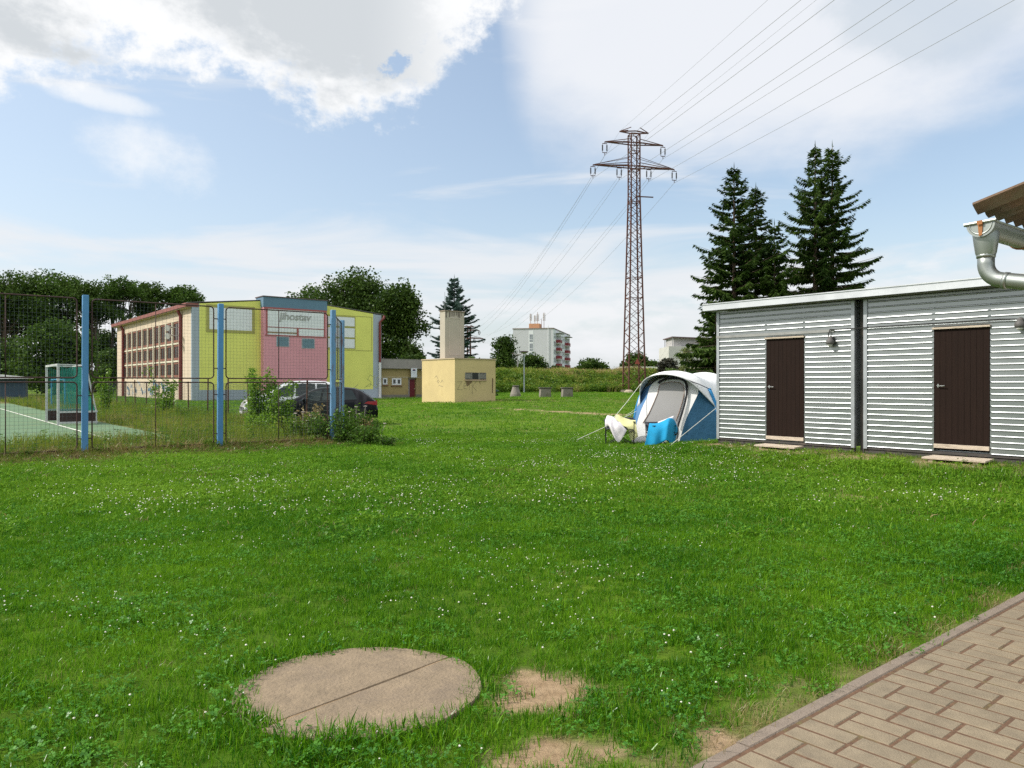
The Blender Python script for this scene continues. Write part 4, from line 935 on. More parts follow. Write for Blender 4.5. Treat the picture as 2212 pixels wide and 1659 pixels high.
    m.box(xa-.3,xb+.3,yo-.05,yo-.001,zT,zT+.16); m.box(xa-.25,xb+.25,yo-.05,yo-.001,zB-.1,zB)
    for x in (xa-.13,xb): m.box(x,x+.13,yo-.05,yo-.001,zB+.002,zT-.002)
    zm = zE(638,708.5); xm = SC_(642.5)
    m.box(xm-.1,xm+.1,yo-.05,yo-.001,zB+.002,zm-.062); m.box(xa+.002,xb-.002,yo-.048,yo-.001,zm-.06,zm+.02); fw = m.build('window', PE, t)
    zq = zm-.52; m = MB(); m.box(xa+.002,xm-.102,yo-.046,yo-.001,zq-.07,zq+.07); m.build('rail', M('brown rail',(.24,.17,.10),.8), fw)
    g = MB(); g.box(xa+.002,xb-.002,yo-.03,yo-.002,zm+.022,zT-.002); g.box(xa+.002,xm-.102,yo-.03,yo-.002,zq+.072,zm-.062); g.box(xa+.002,xm-.102,yo-.03,yo-.002,zB+.002,zq-.072); g.box(xm+.102,xb-.002,yo-.03,yo-.002,zB+.002,zm-.062)
    g.build('pane', WHP, fw)
    for pxa, pya, pxb, pyb in ((597.8,728,623,747),(652.5,732,678,751)):
        x0, x1 = SC_(pxa), SC_(pxb); z0, z1 = ZC_(pxa,pyb), ZC_(pxa,pya); m = MB(); q = .07
        m.box(x0-q,x1+q,yo-.03,yo-.001,z1,z1+q); m.box(x0-q,x1+q,yo-.03,yo-.001,z0-q,z0); m.box(x0-q,x0,yo-.03,yo-.001,z0+.002,z1-.002); m.box(x1,x1+q,yo-.03,yo-.001,z0+.002,z1-.002)
        fr = m.build('vent', M('vent rim',(.42,.40,.42),.7), t); m = MB()
        for j in range(9): z = z0+(z1-z0)*(j+.5)/9; m.add([(x0+.004,yo-.035,z-.07),(x1-.004,yo-.035,z-.07),(x1-.004,yo-.004,z+.06),(x0+.004,yo-.004,z+.06)],[(0,1,2,3)])
        m.box(x0+.004,x1-.004,yo-.0035,yo-.001,z0,z1); m.build('slats', VENT, fr)
    # the worn wordmark
    cu = bpy.data.curves.new('w','FONT'); cu.body = 'jihostav'; cu.size = 1.62; cu.offset = .034; cu.extrude = .012; cu.space_character = .96; cu.shear = .12
    ob = bpy.data.objects.new('w', cu); COL.objects.link(ob); dg = bpy.context.evaluated_depsgraph_get(); dg.update()
    me = bpy.data.meshes.new_from_object(ob.evaluated_get(dg)); bpy.data.objects.remove(ob)
    me.materials.clear(); me.materials.append(M('faded lettering',(.36,.36,.34),.8,.08,4)); lo = bpy.data.objects.new('lettering', me); COL.objects.link(lo); lo.parent = fw
    wtxt = max(v.co.x for v in me.vertices); xs0, xs1 = SC_(603), SC_(672); sx = (xs1-xs0)/wtxt
    lo.scale = (sx,sx*.92,1); lo.rotation_euler = (R(90),0,0); lo.location = (xs0, yo-.045, ZC_(638,691.5))
    fn = lambda u,v: (u,-.006,v); gx = S(790); gz_ = Z_(790,836)
    st = [[(gx+1.0,gz_+1.0),(gx+.5,gz_+1.3),(gx+.2,gz_+.8),(gx+.6,gz_+.55),(gx+.5,gz_+.1),(gx,gz_+.1)],[(gx+.9,gz_+.2),(gx+1.0,gz_+1.25)],[(gx+1.9,gz_+1.2),(gx+1.3,gz_+1.0),(gx+1.25,gz_+.3),(gx+1.85,gz_+.15)],[(gx-.2,gz_-.1),(gx+.5,gz_+.35),(gx+1.2,gz_-.05),(gx+1.9,gz_+.5)]]
    ribbon(st, fn, .05).build('graffiti', GRAF, t)
    fn = lambda u,v: (-.006,u,v); r = random.Random(4); st = []
    for k in range(26):
        u = r.uniform(y0+1,y1-3); v = r.uniform(.4,1.7); st.append([(u,v),(u+r.uniform(-.3,.9),v+r.uniform(-.6,.7)),(u+r.uniform(.2,1.2),v+r.uniform(-.3,.5))])
    ribbon(st[:14], fn, .26).build('graffiti', M('graffiti grey',(.42,.42,.42),.9,.2,3), t)
    fn = lambda u,v: (-.010,u,v); ribbon(st[14:], fn, .34).build('graffiti', M('graffiti blue',(.10,.17,.24),.9,.2,3), t)
gym()
# ------------------------------------------------------------------ annex
TAN = M('tan plaster', (.34,.265,.115), .93, .09, .8, stain=(.24,.185,.085), sscale=.8, samt=.55)
def annex():
    O = np.array([-14.19,82.0])+B2*1.0; rz = math.atan2(A2[1],A2[0]); S, Z_ = wall_frame(O, A2); zb = g1(*O)-.3
    t = thing('annex', 'low tan annex with red door beside the gym hall', 'annex', (O[0],O[1],0), rz)
    zf0, zf1 = Z_(870,796.5), Z_(870,777); xe = S(911)+3.5; zt = zf1-.01
    dx0, dx1 = S(886.5), S(897.5); rx0, rx1 = S(881.5), S(898.5); dz1 = Z_(890,819.5); rz1 = Z_(890,816)
    m = MB(); m.box(.02,rx0,0,.25,zb,zf0); m.box(rx1,xe,0,.25,zb,zf0); m.box(rx0,rx1,0,.25,rz1,zf0); m.box(.02,xe,.26,6,zb,zt); m.box(rx0,rx1,.245,.259,zb,rz1)
    m.build('wall', TAN, t)
    m = MB(); m.box(-.0,xe+.2,-.35,6.2,zf0+.002,zf1); m.box(.0,xe+.2,-.37,6.2,zf1+.002,zf1+.05); m.build('roof', M('grey roof fascia',(.30,.275,.25),.9,.1,1.2,stain=(.2,.17,.15),sscale=1.5,samt=.6), t)
    m = MB(); m.box(.02,xe,-.04,-.002,rz1+.02,rz1+.09); m.build('ledge', M('ledge',(.48,.42,.28),.9), t)
    m = MB(); zp = Z_(850,852.5); m.box(.02,rx0,-.03,-.001,zb,zp); m.box(rx1,xe,-.03,-.001,zb,zp); m.build('plinth', M('plinth grey',(.20,.18,.15),.95,.15,1), t)
    m = MB(); m.box(dx0,dx1,.20,.243,zb+.3,dz1); d = m.build('door', M('dark red door',(.13,.012,.016),.5,.12,3), t)
    m = MB(); m.box(dx1-.14,dx1-.03,.17,.2,zb+1.25,zb+1.32); m.build('handle', STEEL, d)
    m = MB(); m.box(rx0+.01,dx0-.02,.19,.243,zb,dz1); m.box(rx0+.01,rx1-.01,.19,.243,dz1+.01,rz1-.01); m.build('door_frame', M('grey door frame',(.30,.27,.25),.8), t)
    for pa, pb, ya, yb, two in ((826,836,816.5,830.5,0),(846,866,817,831.5,1)):
        x0, x1, z0, z1 = S(pa), S(pb), Z_(pa,yb), Z_(pa,ya); q = .14; m = MB()
        m.box(x0,x1,-.05,-.001,z1-q,z1); m.box(x0,x1,-.05,-.001,z0,z0+q); m.box(x0,x0+q,-.05,-.001,z0+q,z1-q); m.box(x1-q,x1,-.05,-.001,z0+q,z1-q)
        if two: m.box((x0+x1)/2-q*.9,(x0+x1)/2+q*.9,-.05,-.001,z0+q,z1-q)
        w = m.build('window', M('white window frame',(.70,.71,.72),.5,.05,3), t)
        m = MB(); m.box(x0+q,x1-q,-.02,-.002,z0+q,z1-q); m.build('pane', DARKG, w); m = MB(); m.box(x0-.1,x1+.1,-.12,-.001,z0-.16,z0-.08); m.build('sill', M('brown sill',(.20,.10,.06),.8), w)
    x0, x1, z0, z1 = S(883.5), S(896.2), Z_(890,815.2), Z_(890,795.6); m = MB(); m.box(x0,x1,-.42,-.38,z0,z1); bd = m.build('notice_board', M('white board',(.68,.71,.74),.5,.05,2), t)
    w = x1-x0; h = z1-z0; cx = (x0+x1)/2; m = MB(); arc = []
    for k in range(13): a = math.pi*k/12; arc.append((cx+w*.24*math.cos(a), -.4215, z1-h*.20+h*.11*math.sin(a)))
    m.add(arc,[tuple(range(13))[::-1]]); m.build('emblem', M('emblem red',(.30,.05,.06),.6), bd)
    m = MB(); m.add([(cx-w*.26,-.4235,z1-h*.30),(cx+w*.26,-.4235,z1-h*.30),(cx+w*.24,-.4235,z1-h*.20),(cx+w*.12,-.4235,z1-h*.15),(cx-w*.12,-.4235,z1-h*.15),(cx-w*.24,-.4235,z1-h*.20)],[(0,1,2,3,4,5)]); m.build('emblem', M('emblem dark',(.05,.06,.11),.6), bd)
    m = MB()
    for k, (zz, ww) in enumerate(((.42,.30),(.47,.26),(.57,.12),(.62,.14))): m.box(cx-w*ww,cx+w*ww,-.4235,-.4215,z1-h*zz,z1-h*(zz-.025))
    m.build('notice_lines', M('notice grey',(.42,.44,.47),.7), bd)
    m = MB(); m.lathe((S(908),-.42,Z_(908,800)),[(.0,-.12),(.1,-.08),(.13,0),(.1,.08),(.0,.12)],10); m.build('globe_lamp', M('globe',(.8,.78,.68),.4), t, smooth=True)
annex()
# ------------------------------------------------------------------ pale yellow hut with its tower
def yellow_hut():
    c = gat(982,869.7); O = np.array([c.x,c.y]); rz = math.atan2(A2[1],A2[0]); SA, ZA = wall_frame(O,A2); SB, ZB = wall_frame(O,B2)
    la, lb = SA(1069.8), SB(911.2); zt = z_on(O,A2,0,775.5); zb = c.z-.3
    HUT = M('pale yellow plaster', (.56,.44,.22), .93, .09, .8, stain=(.48,.37,.17), sscale=.9, samt=.6)
    t = thing('yellow_hut', 'pale yellow flat roofed hut carrying a narrow grey tower', 'hut', (O[0],O[1],0), rz)
    m = MB(); m.box(0,la,0,lb,zb,zt); m.build('wall', HUT, t)
    m = MB(); m.box(-.05,la+.05,-.05,lb+.05,zt+.002,zt+.09); m.build('roof', M('hut roof rim',(.42,.33,.22),.85,.12,2), t)
    x0, x1 = SA(1004), SA(1049.2); z1, z0 = ZA(1004,804.7), ZA(1004,819.5); m = MB(); q = .07
    m.box(x0-.03,x1+.03,-.06,-.001,z0-.12,z0-.01); m.build('sill', M('hut sill',(.42,.30,.20),.9), t)
    m = MB(); m.box(x0,x1,-.012,-.001,z0,z1); w = m.build('window', M('dark opening',(.03,.03,.03),.5,.2,4), t)
    m = MB(); 
    for u in (0,.26,.30,.63,.66,.97): m.box(x0+(x1-x0)*u,x0+(x1-x0)*u+.06,-.03,-.013,z0,z1)
    for k in range(9): xx = x0+(x1-x0)*(.68+.28*k/9); m.box(xx,xx+.05,-.025,-.013,z0+.06,z1-.06)
    for k in range(8): xx = x0+(x1-x0)*(.02+.23*k/8); m.box(xx,xx+.05,-.025,-.013,z0+.06,z1-.06)
    m.build('frame', M('grey glass bars',(.22,.21,.19),.6,.2,6), w)
    m = MB(); m.prism([(x0+.05,-.004,z0-.13),(x0+.7,-.004,z0-.13),(x0+.55,-.004,z0-.3),(x0+.38,-.004,z0-.42),(x0+.2,-.004,z0-.55),(x0+.1,-.004,z0-.35)],(0,.003,0)); m.prism([(x0+1.35,-.004,z0-.13),(x0+1.43,-.004,z0-.13),(x0+1.4,-.004,z0-.5)],(0,.003,0)); m.prism([(la-.35,-.004,.9),(la-.25,-.004,.9),(la-.22,-.004,2.0),(la-.33,-.004,2.1)],(0,.003,0)); m.build('water_stain', M('stain brown',(.17,.11,.06),.95,.3,5), t)
    fn = lambda u,v: (u,-.005,v); gx, gv = SA(987), ZA(990,843); s = .62
    st = [[(0,1),(.7,1.05),(.05,.1),(.75,.05)],[(1.0,.5),(1.5,.6),(1.35,.95),(1.0,.75),(1.0,.2),(1.5,.15)],[(1.9,1.4),(1.8,.1)],[(2.2,1.2),(2.25,-.5)],[(2.9,1.1),(2.3,.5),(2.9,-.1)]]
    ribbon([[(gx+u*s,gv+v*s) for u,v in q] for q in st], fn, .035).build('graffiti', M('thin spray grey',(.27,.22,.12),.9), t)
    fn = lambda u,v: (-.005,u,v); gx, gv = SB(944), ZB(944,824); st = [[(0,0),(-.15,.12),(-.3,.0),(-.15,-.12),(0,0)],[(.35,.3),(.1,.45),(-.1,.2)],[(-.5,-.1),(-.7,.1),(-.85,-.05)],[(-.2,-.3),(-.8,-.4)]]
    ribbon([[(gx+u,gv+v) for u,v in q] for q in st], fn, .03).build('graffiti', M('thin spray dark',(.20,.17,.12),.9), t)
    # tower on the roof
    tc = at(960.8,829,c.y+2.6); TO = np.array([tc.x,tc.y]); TS, TZ = wall_frame(TO,A2); TSB, TZB = wall_frame(TO,B2); wa, wb = TS(1002.2), TSB(950); ztt = z_on(TO,A2,0,672)
    lo = (float((TO-O)@A2), float((TO-O)@B2)); TWR = M('tower plaster', (.43,.385,.315), .93, .08, 1, stain=(.36,.31,.25), sscale=1.0, samt=.6)
    m = MB(); m.box(lo[0],lo[0]+wa,lo[1],lo[1]+wb,zt+.092,ztt); tw = m.build('tower', TWR, t)
    m = MB(); m.box(lo[0]-.05,lo[0]+wa+.05,lo[1]-.05,lo[1]+wb+.05,ztt+.002,ztt+.07); m.build('cap', M('tower cap',(.28,.22,.17),.9), tw)
    x0, x1 = TS(970.5)+lo[0], TS(994)+lo[0]; z1, z0 = z_on(TO,A2,0,686), z_on(TO,A2,0,765); m = MB(); y = lo[1]
    for bx in ((x0,x1,z1-.03,z1+.03),(x0,x1,z0-.03,z0+.03),(x0-.03,x0+.03,z0+.032,z1-.032),(x1-.03,x1+.03,z0+.032,z1-.032)): m.box(bx[0],bx[1],y-.02,y-.001,bx[2],bx[3])
    m.build('groove_frame', M('pale frame',(.52,.46,.39),.9), tw)
    m = MB(); r = random.Random(2)
    for k in range(11): xx = lo[0]+.05+(wa-.2)*k/10; hh = r.uniform(.12,.62); ww = r.uniform(.05,.12); m.add([(xx,y-.004,ztt-.002),(xx,y-.004,ztt-hh*.7),(xx+ww*.5,y-.004,ztt-hh),(xx+ww,y-.004,ztt-hh*.75),(xx+ww,y-.004,ztt-.002)],[(0,1,2,3,4)])
    m.build('damp_stain', M('damp dark',(.15,.12,.10),.95,.3,6), tw)
    m = MB(); m.tube([(lo[0]+.05,lo[1]+.1,ztt),(lo[0]+.05,lo[1]+.1,ztt+1.5)],.015,5); m.build('rod', M('rod grey',(.3,.3,.3),.5), tw)
yellow_hut()
# ------------------------------------------------------------------ far buildings
def apartment():
    O = np.array([14.2,264.0]); d = np.array([8.7,39.0]); d /= np.linalg.norm(d); e = np.array([-d[1],d[0]]); rz = math.atan2(-e[1],-e[0]); rz = math.atan2(d[1],d[0])-math.pi/2
    t = thing('apartment_block', 'grey apartment block with red balconies and roof antennas', 'building', (O[0],O[1],0), rz)   # local: x right, y along the long side, gable at y=0 reaching to x=-14
    W_, L_, H0, H1 = 14.2, 40, 2, 20.75
    G = M('pale grey render', (.50,.50,.52), .9, .05, .3); WH = M('white render', (.68,.69,.70), .9, .05, .3); GL = M('far glass', (.16,.18,.21), .2, .2, .5); RD = M('red balcony', (.20,.03,.035), .7, .15, 1); OR = M('orange roof hut', (.50,.26,.14), .9, .08, .5)
    m = MB(); m.box(-W_,-.02,0,L_,H0,H1); m.build('wall', G, t)
    m = MB(); m.box(-.02,.03,0,L_,H0,H1-.02); m.build('side_wall', WH, t)
    m = MB(); m.box(-W_-.15,.2,-.15,L_+.1,H1,H1+.3); m.build('roof', M('roof rim brown',(.25,.2,.18),.9), t)
    m = MB(); m.box(-8.9,-5.2,2,6,H1+.3,H1+2.0); m.build('roof_hut', OR, t)
    m = MB(); m.box(-8.6,-6.9,-.06,-.001,H0,H1-.6); st = m.build('stair_panel', WH, t)
    for k in range(6):
        z1 = H1-1.9-3.15*k; m = MB(); m.box(-8.25,-7.2,-.10,-.062,z1-2.6,z1); w = m.build('window', GL, t)
        m = MB(); m.box(-7.8,-7.65,-.13,-.102,z1-2.6,z1); m.box(-8.25,-7.2,-.13,-.102,z1-1.9,z1-1.75); m.build('frame', WH, w)
    m = MB(); m.tube([(-1.7,-.2,3),(-1.7,-.2,H1+1.2)],.09,6); m.build('pipe', WH, t)
    for k in range(6):
        z1 = H1-1.5-2.8*k
        for y in (1.6,4.5,8,14.5,17.5,20.5,23.5,33,36.5): m = MB(); m.box(.031,.06,y,y+1.7,z1-1.7,z1); m.build('window', GL, t)
        if k:
            zb = z1-.2-1.0+1.0
            for y in (5.8,26.5): m = MB(); m.box(.065,1.5,y,y+5.2,zb-.15,zb+.95); b_ = m.build('balcony', RD, t); m = MB(); m.box(.064,1.55,y-.05,y+5.25,zb-.32,zb-.155); m.box(.064,1.5,y+2.5,y+2.7,zb+.955,zb+2.6); m.build('slab', WH, b_)
    m = MB()
    for y in (5.3,26): m.box(.064,2.2,y,y+6.4,H1-1.35,H1-1.15)
    m.build('canopy', M('canopy grey',(.28,.27,.26),.9), t)
    m = MB(); AN = M('antenna metal',(.30,.22,.20),.6)
    for x, y, h in ((-8.5,3,5.2),(-7.0,3,4.4),(-6.2,4,6.0),(-4.6,3,2.5),(-4.0,4.5,5.8)):
        m.tube([(x,y,H1+.3),(x,y,H1+1.7+h*.75)],.10,6)
    m.build('mast', AN, t)
    for x, y, h in ((-8.5,3,5.2),(-7.0,3,4.4),(-6.2,4,5.2),(-4.0,4.5,5.5)):
        m = MB()
        for a in (0,2.1,4.2): m.box(x+.35*math.cos(a)-.12,x+.35*math.cos(a)+.12,y+.35*math.sin(a)-.08,y+.35*math.sin(a)+.08,H1+1.5+h*.3,H1+1.6+h*.75); m.bar((x,y,H1+1.6+h*.5),(x+.35*math.cos(a),y+.35*math.sin(a),H1+1.6+h*.5),.07)
        m.build('antenna', M('antenna panel',(.55,.53,.52),.6), t)
apartment()
def far_houses():
    q = at(1385,800,170); t = thing('low_building', 'long low white building behind the pylon foot', 'building', (q.x,q.y,0), -.03); W_ = 8.2; z0 = 2.6; z1 = HC+(CY-792)/F*170; WHs = M('white panel wall',(.60,.61,.61),.8,.06,.5)
    m = MB(); m.box(-4.2,4.0,0,6,z0,z1-1.0); m.build('wall', WHs, t)
    m = MB(); m.box(-4.5,4.2,-.4,6.4,z1-.62,z1); m.build('roof', M('white fascia',(.70,.71,.72),.7,.05,.5), t)
    m = MB(); m.box(-4.2,4.0,.1,5.9,z1-1.0,z1-.62); m.build('upper_wall', M('grey strip',(.38,.38,.38),.8), t)
    for x in (-3.6,-2.4,.3,1.2,2.1,3.0): m = MB(); m.box(x,x+.62,-.03,-.001,z1-2.1,z1-1.25); m.build('window', DARKG, t)
    q = at(1444,829,120); t = thing('modern_house', 'pale house with sloping shed roof behind the spruces', 'house', (q.x,q.y,0), .0); zt = HC+(CY-748)/F*120; zr = HC+(CY-727)/F*120
    HW = M('house render',(.50,.49,.46),.9,.05,.4)
    m = MB(); m.box(0,7.5,0,8,2.4,zt); m.build('wall', HW, t)
    m = MB(); m.prism([(1.0,1.2,zt+.002),(7.4,1.2,zt+.002),(7.4,1.2,zr-.35),(1.0,1.2,zr-.12)][::-1],(0,6,0)); m.build('upper_storey', M('house grey',(.40,.39,.38),.9,.05,.4), t)
    m = MB(); m.prism([(.6,.4,zr-.1),(7.9,.4,zr-.4),(7.9,.4,zr-.25),(.6,.4,zr+.05)][::-1],(0,7.4,0)); m.build('roof', M('dark roof edge',(.14,.10,.10),.8), t)
    m = MB(); m.box(.65,.75,.5,.6,zt+.002,zr-.12); m.box(.65,.75,6.5,6.6,zt+.002,zr-.12); m.build('post', M('post grey',(.3,.3,.3)), t)
    m = MB(); m.box(5.4,6.3,-.04,-.001,zt-3.2,zt-1.5); m.build('window', DARKG, t)
far_houses()
# ------------------------------------------------------------------ street lamps, concrete lumps
def street_lamp(px, pyt, Zd, label, tilt=0, spikes=False):
    q = at(px,829,Zd); zb = g1(q.x,q.y); zt = HC+(CY-pyt)/F*Zd; t = thing('street_lamp', label, 'street lamp', (q.x,q.y,zb), 0, 'street lamps on the bank'); h = zt-zb
    PM = M('lamp post grey', (.36,.40,.42), .6, .15, 3); m = MB(); m.tube([(0,0,-.2),(0,0,h*.55),(0,0,h-.2)],[.085,.07,.055],8); m.build('pole', PM if not spikes else M('grey old post',(.26,.25,.24),.8), t)
    m = MB()
    if spikes:
        m.lathe((0,0,h-.3),[(.1,0),(.55,.12),(.6,.16),(.1,.2)],12)
        for k in range(8): a = k*.785; m.bar((.5*math.cos(a),.5*math.sin(a),h-.2),(1.0*math.cos(a),1.0*math.sin(a),h+.15),.03)
        m.build('lamp_head', M('stripped lamp head',(.20,.15,.14),.8), t)
    else:
        m.lathe((0,0,h-.35),[(.08,0),(.12,.05),(.5,.22),(.55,.30),(.3,.36),(.0,.38)],14); m.build('lamp_head', M('lamp head brown',(.10,.06,.06),.6), t); m = MB(); m.lathe((0,0,h-.33),[(.1,.02),(.4,.14),(.42,.17)],12); m.build('diffuser', M('lamp diffuser',(.55,.52,.5),.4), t)
street_lamp(1131.5,758.5,89,'grey street lamp with mushroom head standing at the foot of the bank')
street_lamp(1117.5,764,112,'grey lamp post with stripped spiky head behind the bank','',True)
street_lamp(1479,763,100,'pale slim lamp post seen in front of the dark bush and house')
CONC = M('mossy concrete', (.22,.20,.17), .95, .2, 2.5, bump=.4, bscale=8, stain=(.12,.12,.07), sscale=1.5, samt=.5)
def conc():
    c = gat(1113,857); t = thing('concrete_drum', 'tapering mossy concrete drum beside the yellow hut', 'concrete block', (c.x,c.y,c.z), .2); u = c.y/F
    m = MB(); w0, w1, h = 25*u/2, 12.5*u/2, 22*u
    m.lathe((0,0,-.1),[(w0*1.0,0),(w0*.93,h*.35),(w1*1.25,h*.85),(w1*1.15,h+.02),(w1*.9,h+.06)],16); m.build('body', CONC, t)
    m = MB(); m.lathe((.04,0,h-.04),[(w1*1.1,0),(w1*1.2,.05),(w1*1.2,.12),(w1*.9,.14)],14); m.build('lid', M('dark concrete',(.10,.09,.08),.95,.2,3), t)
    for (px, pw, lab) in ((1177,25,'mossy concrete block, the one nearer the tapering drum'),(1224.5,24,'mossy concrete block, the one nearer the pylon')):
        c = gat(px,858); u = c.y/F; t = thing('concrete_block', lab, 'concrete block', (c.x,c.y,c.z), .12, 'concrete blocks on the lawn below the bank'); h = 19*u
        m = MB(); m.prism([(-pw*u/2,-.4,-.1),(pw*u/2,-.4,-.1),(pw*u/2-.08,-.4,h),(-pw*u/2+.08,-.4,h)][::-1],(0,.9,0)); m.build('body', CONC, t, bevel=.04)
        m = MB(); m.box(-pw*u/2-.02,pw*u/2+.02,-.46,.55,h+.002,h+.09); m.build('lid', M('dark concrete',(.10,.09,.08),.95,.2,3), t, bevel=.02)
conc()
# ------------------------------------------------------------------ pylons and conductors
RST = M('rusty lattice steel', (.11,.042,.030), .8, .25, 2)
INS = M('brown insulator', (.035,.02,.02), .35, .1, 5)
def pylon(loc, th, label, z0=0., detail=True, scale=1.):
    t = thing('pylon', label, 'pylon', loc, th); sw = lambda z: 2.1-(2.1-1.08)*min(max(z,0)/23.2,1); k = 1 if detail else 2.2
    m = MB(); ztop = 31.3-.6
    C = lambda i,z: ((1,-1,-1,1)[i]*sw(z)/2, (1,1,-1,-1)[i]*sw(z)/2, z)
    lw = .15*k; 
    for i in range(4): m.bar(C(i,z0-.2),C(i,23.2),lw); m.bar(C(i,23.2),C(i,ztop),lw*.85)
    z = max(z0,.6); lev = [z]
    while lev[-1] < ztop-.5: lev.append(lev[-1]+sw(lev[-1])*(.82 if lev[-1] > 1 else .9))
    lev[-1] = ztop
    for a, b_ in zip(lev[:-1], lev[1:]):
        for i in range(4):
            j = (i+1)%4; mid = (a+b_)/2
            if i%2 == 0: m.bar(C(i,a),C(j,b_),.065*k,.04*k); m.bar(C(j,a),C(i,b_),.065*k,.04*k)
            else: m.bar(C(i,a+(b_-a)*.5*0),C(j,mid),.06*k,.04*k); m.bar(C(j,mid),C(i,b_),.06*k,.04*k)
    for zz in (11.2,13.6,22.6,26.4,28.6,ztop):
        if zz > z0:
            for i in range(4): m.bar(C(i,zz),C((i+1)%4,zz),.09*k,.07*k)
    m.build('lattice', RST, t)
    def arm(z, L, nm, stay=0):
        a = MB(); w = sw(z)/2
        for s in (-1,1):
            tip = (s*L,0,z)
            for y in (-w,w): a.bar((0,y,z),tip,.13*k,.11*k); a.bar((s*w,y,z+.42),(s*L,0,z+.03),.07*k)
            n = int((L-w)/.8)
            for q in range(1,n):
                f = q/n; x = s*(w+(L-w)*f); yy = w*(1-f); a.bar((x,-yy,z),(x-s*.3,yy,z),.05*k); 
            if stay:
                for y in (-w*.6,w*.6): a.bar((s*w,y,z+stay),(s*L*.97,0,z+.08),.045*k)
        return a.build('cross_arm', RST, t)
    arm(27.05-.25,5.1,'',1.15); arm(29.75-.15,3.65,''); arm(ztop+.25,1.8,'')
    a = MB(); a.bar((0,-sw(23)/2,23.2),(2.2,-sw(23)/2,23.2),.12*k); a.build('bracket', RST, t)
    for x, z in ((-5.1,26.8),(-1.86,26.8),(1.86,26.8),(5.1,26.8),(-3.65,29.6),(3.65,29.6)):
        m = MB(); q = .27
        m.bar((x,0,z),(x,0,z-.16),.06*k); m.bar((x-q,0,z-.2),(x+q,0,z-.2),.07*k); m.bar((x-q,0,z-1.28),(x+q,0,z-1.28),.07*k); m.bar((x,0,z-1.28),(x,0,z-1.6),.06*k)
        for s in (-q,q): m.bar((x+s,0,z-.2),(x+s,0,z-1.28),.04*k)
        io = m.build('insulator', M('insulator frame',(.10,.05,.045),.7), t); m = MB()
        for s in (-q,q):
            prof = []
            for j in range(7): zz = z-1.05+j*.1; prof += [(.05*k,zz),(.105*k,zz+.03),(.05*k,zz+.06)]
            m.lathe((x+s,0,0), prof, 8)
        m.build('porcelain', INS, io)
    return t
PY = np.array([(1369-CX)/F*91,91.0]); TH = R(11.3); pz = g1(PY[0],PY[1])
pt = pylon((PY[0],PY[1],pz), TH, 'rusty lattice pylon with three cross arms beside the tent')
m = MB(); m.prism([(-.33,-1.1,3.35),(.33,-1.1,3.35),(0,-1.1,3.95)],(0,.02,0)); m.build('warning_sign', M('warning sign red',(.34,.07,.05),.6,.2,6), pt)
for sx in (-1,1):
    for sy in (-1,1): m = MB(); m.lathe((sx*1.05,sy*1.05,-.3),[(.75,0),(.62,.25),(.48,.48),(.3,.62)],12); m.build('footing', M('pale concrete',(.36,.30,.22),.95,.2,3), pt)
FP = at(1012.5,829,268); fz = g1(FP.x,FP.y); DZ = -9.2
far = pylon((FP.x,FP.y,DZ), TH, 'distant lattice pylon peeping out behind the blue spruce', 9.8, False)
CAB = M('aluminium cable', (.26,.26,.27), .6, .08, 2)
def cable(off, zat, label, nearsag, gw=False):
    t = thing('power_cable', label, 'power line', (PY[0],PY[1],pz), 0, 'overhead cables strung on the pylon'); r = .010 if gw else .015
    ax = np.array([math.cos(TH),math.sin(TH)]); ln = np.array([math.sin(TH),-math.cos(TH)]); pts = []
    o2 = np.array([FP.x,FP.y])-PY; zfar = zat+DZ-pz; Lb = float(np.linalg.norm(o2))
    for i in range(40,0,-1):
        s = i/40; p = ax*off+o2*s; z = zat*(1-s)+zfar*s-5.5*4*s*(1-s); pts.append((p[0],p[1],z))
    for i in range(0,70):
        u = i*2.2; p = ax*off+(ln+np.array([.005,0]))*u; z = zat-nearsag[0]*u+nearsag[1]*u*u; pts.append((p[0],p[1],z))
    m = MB(); m.tube(pts, r, 5); m.build('conductor', CAB, t)
LAB = ['outermost cable on the left tip of the long lower arm','second cable from the left under the long lower arm','second cable from the right under the long lower arm','outermost cable on the right tip of the long lower arm','cable hanging from the left tip of the middle arm','cable hanging from the right tip of the middle arm']
for (x,z), lab in zip(((-5.1,25.2),(-1.86,25.2),(1.86,25.2),(5.1,25.2),(-3.65,28.0),(3.65,28.0)), LAB): cable(x, z, lab+' of the pylon', (.05,.00025))
cable(-1.8, 30.95, 'thin top cable on the left tip of the shortest pylon arm', (.028,.00015), True); cable(1.8, 30.95, 'thin top cable on the right tip of the shortest pylon arm', (.028,.00015), True)
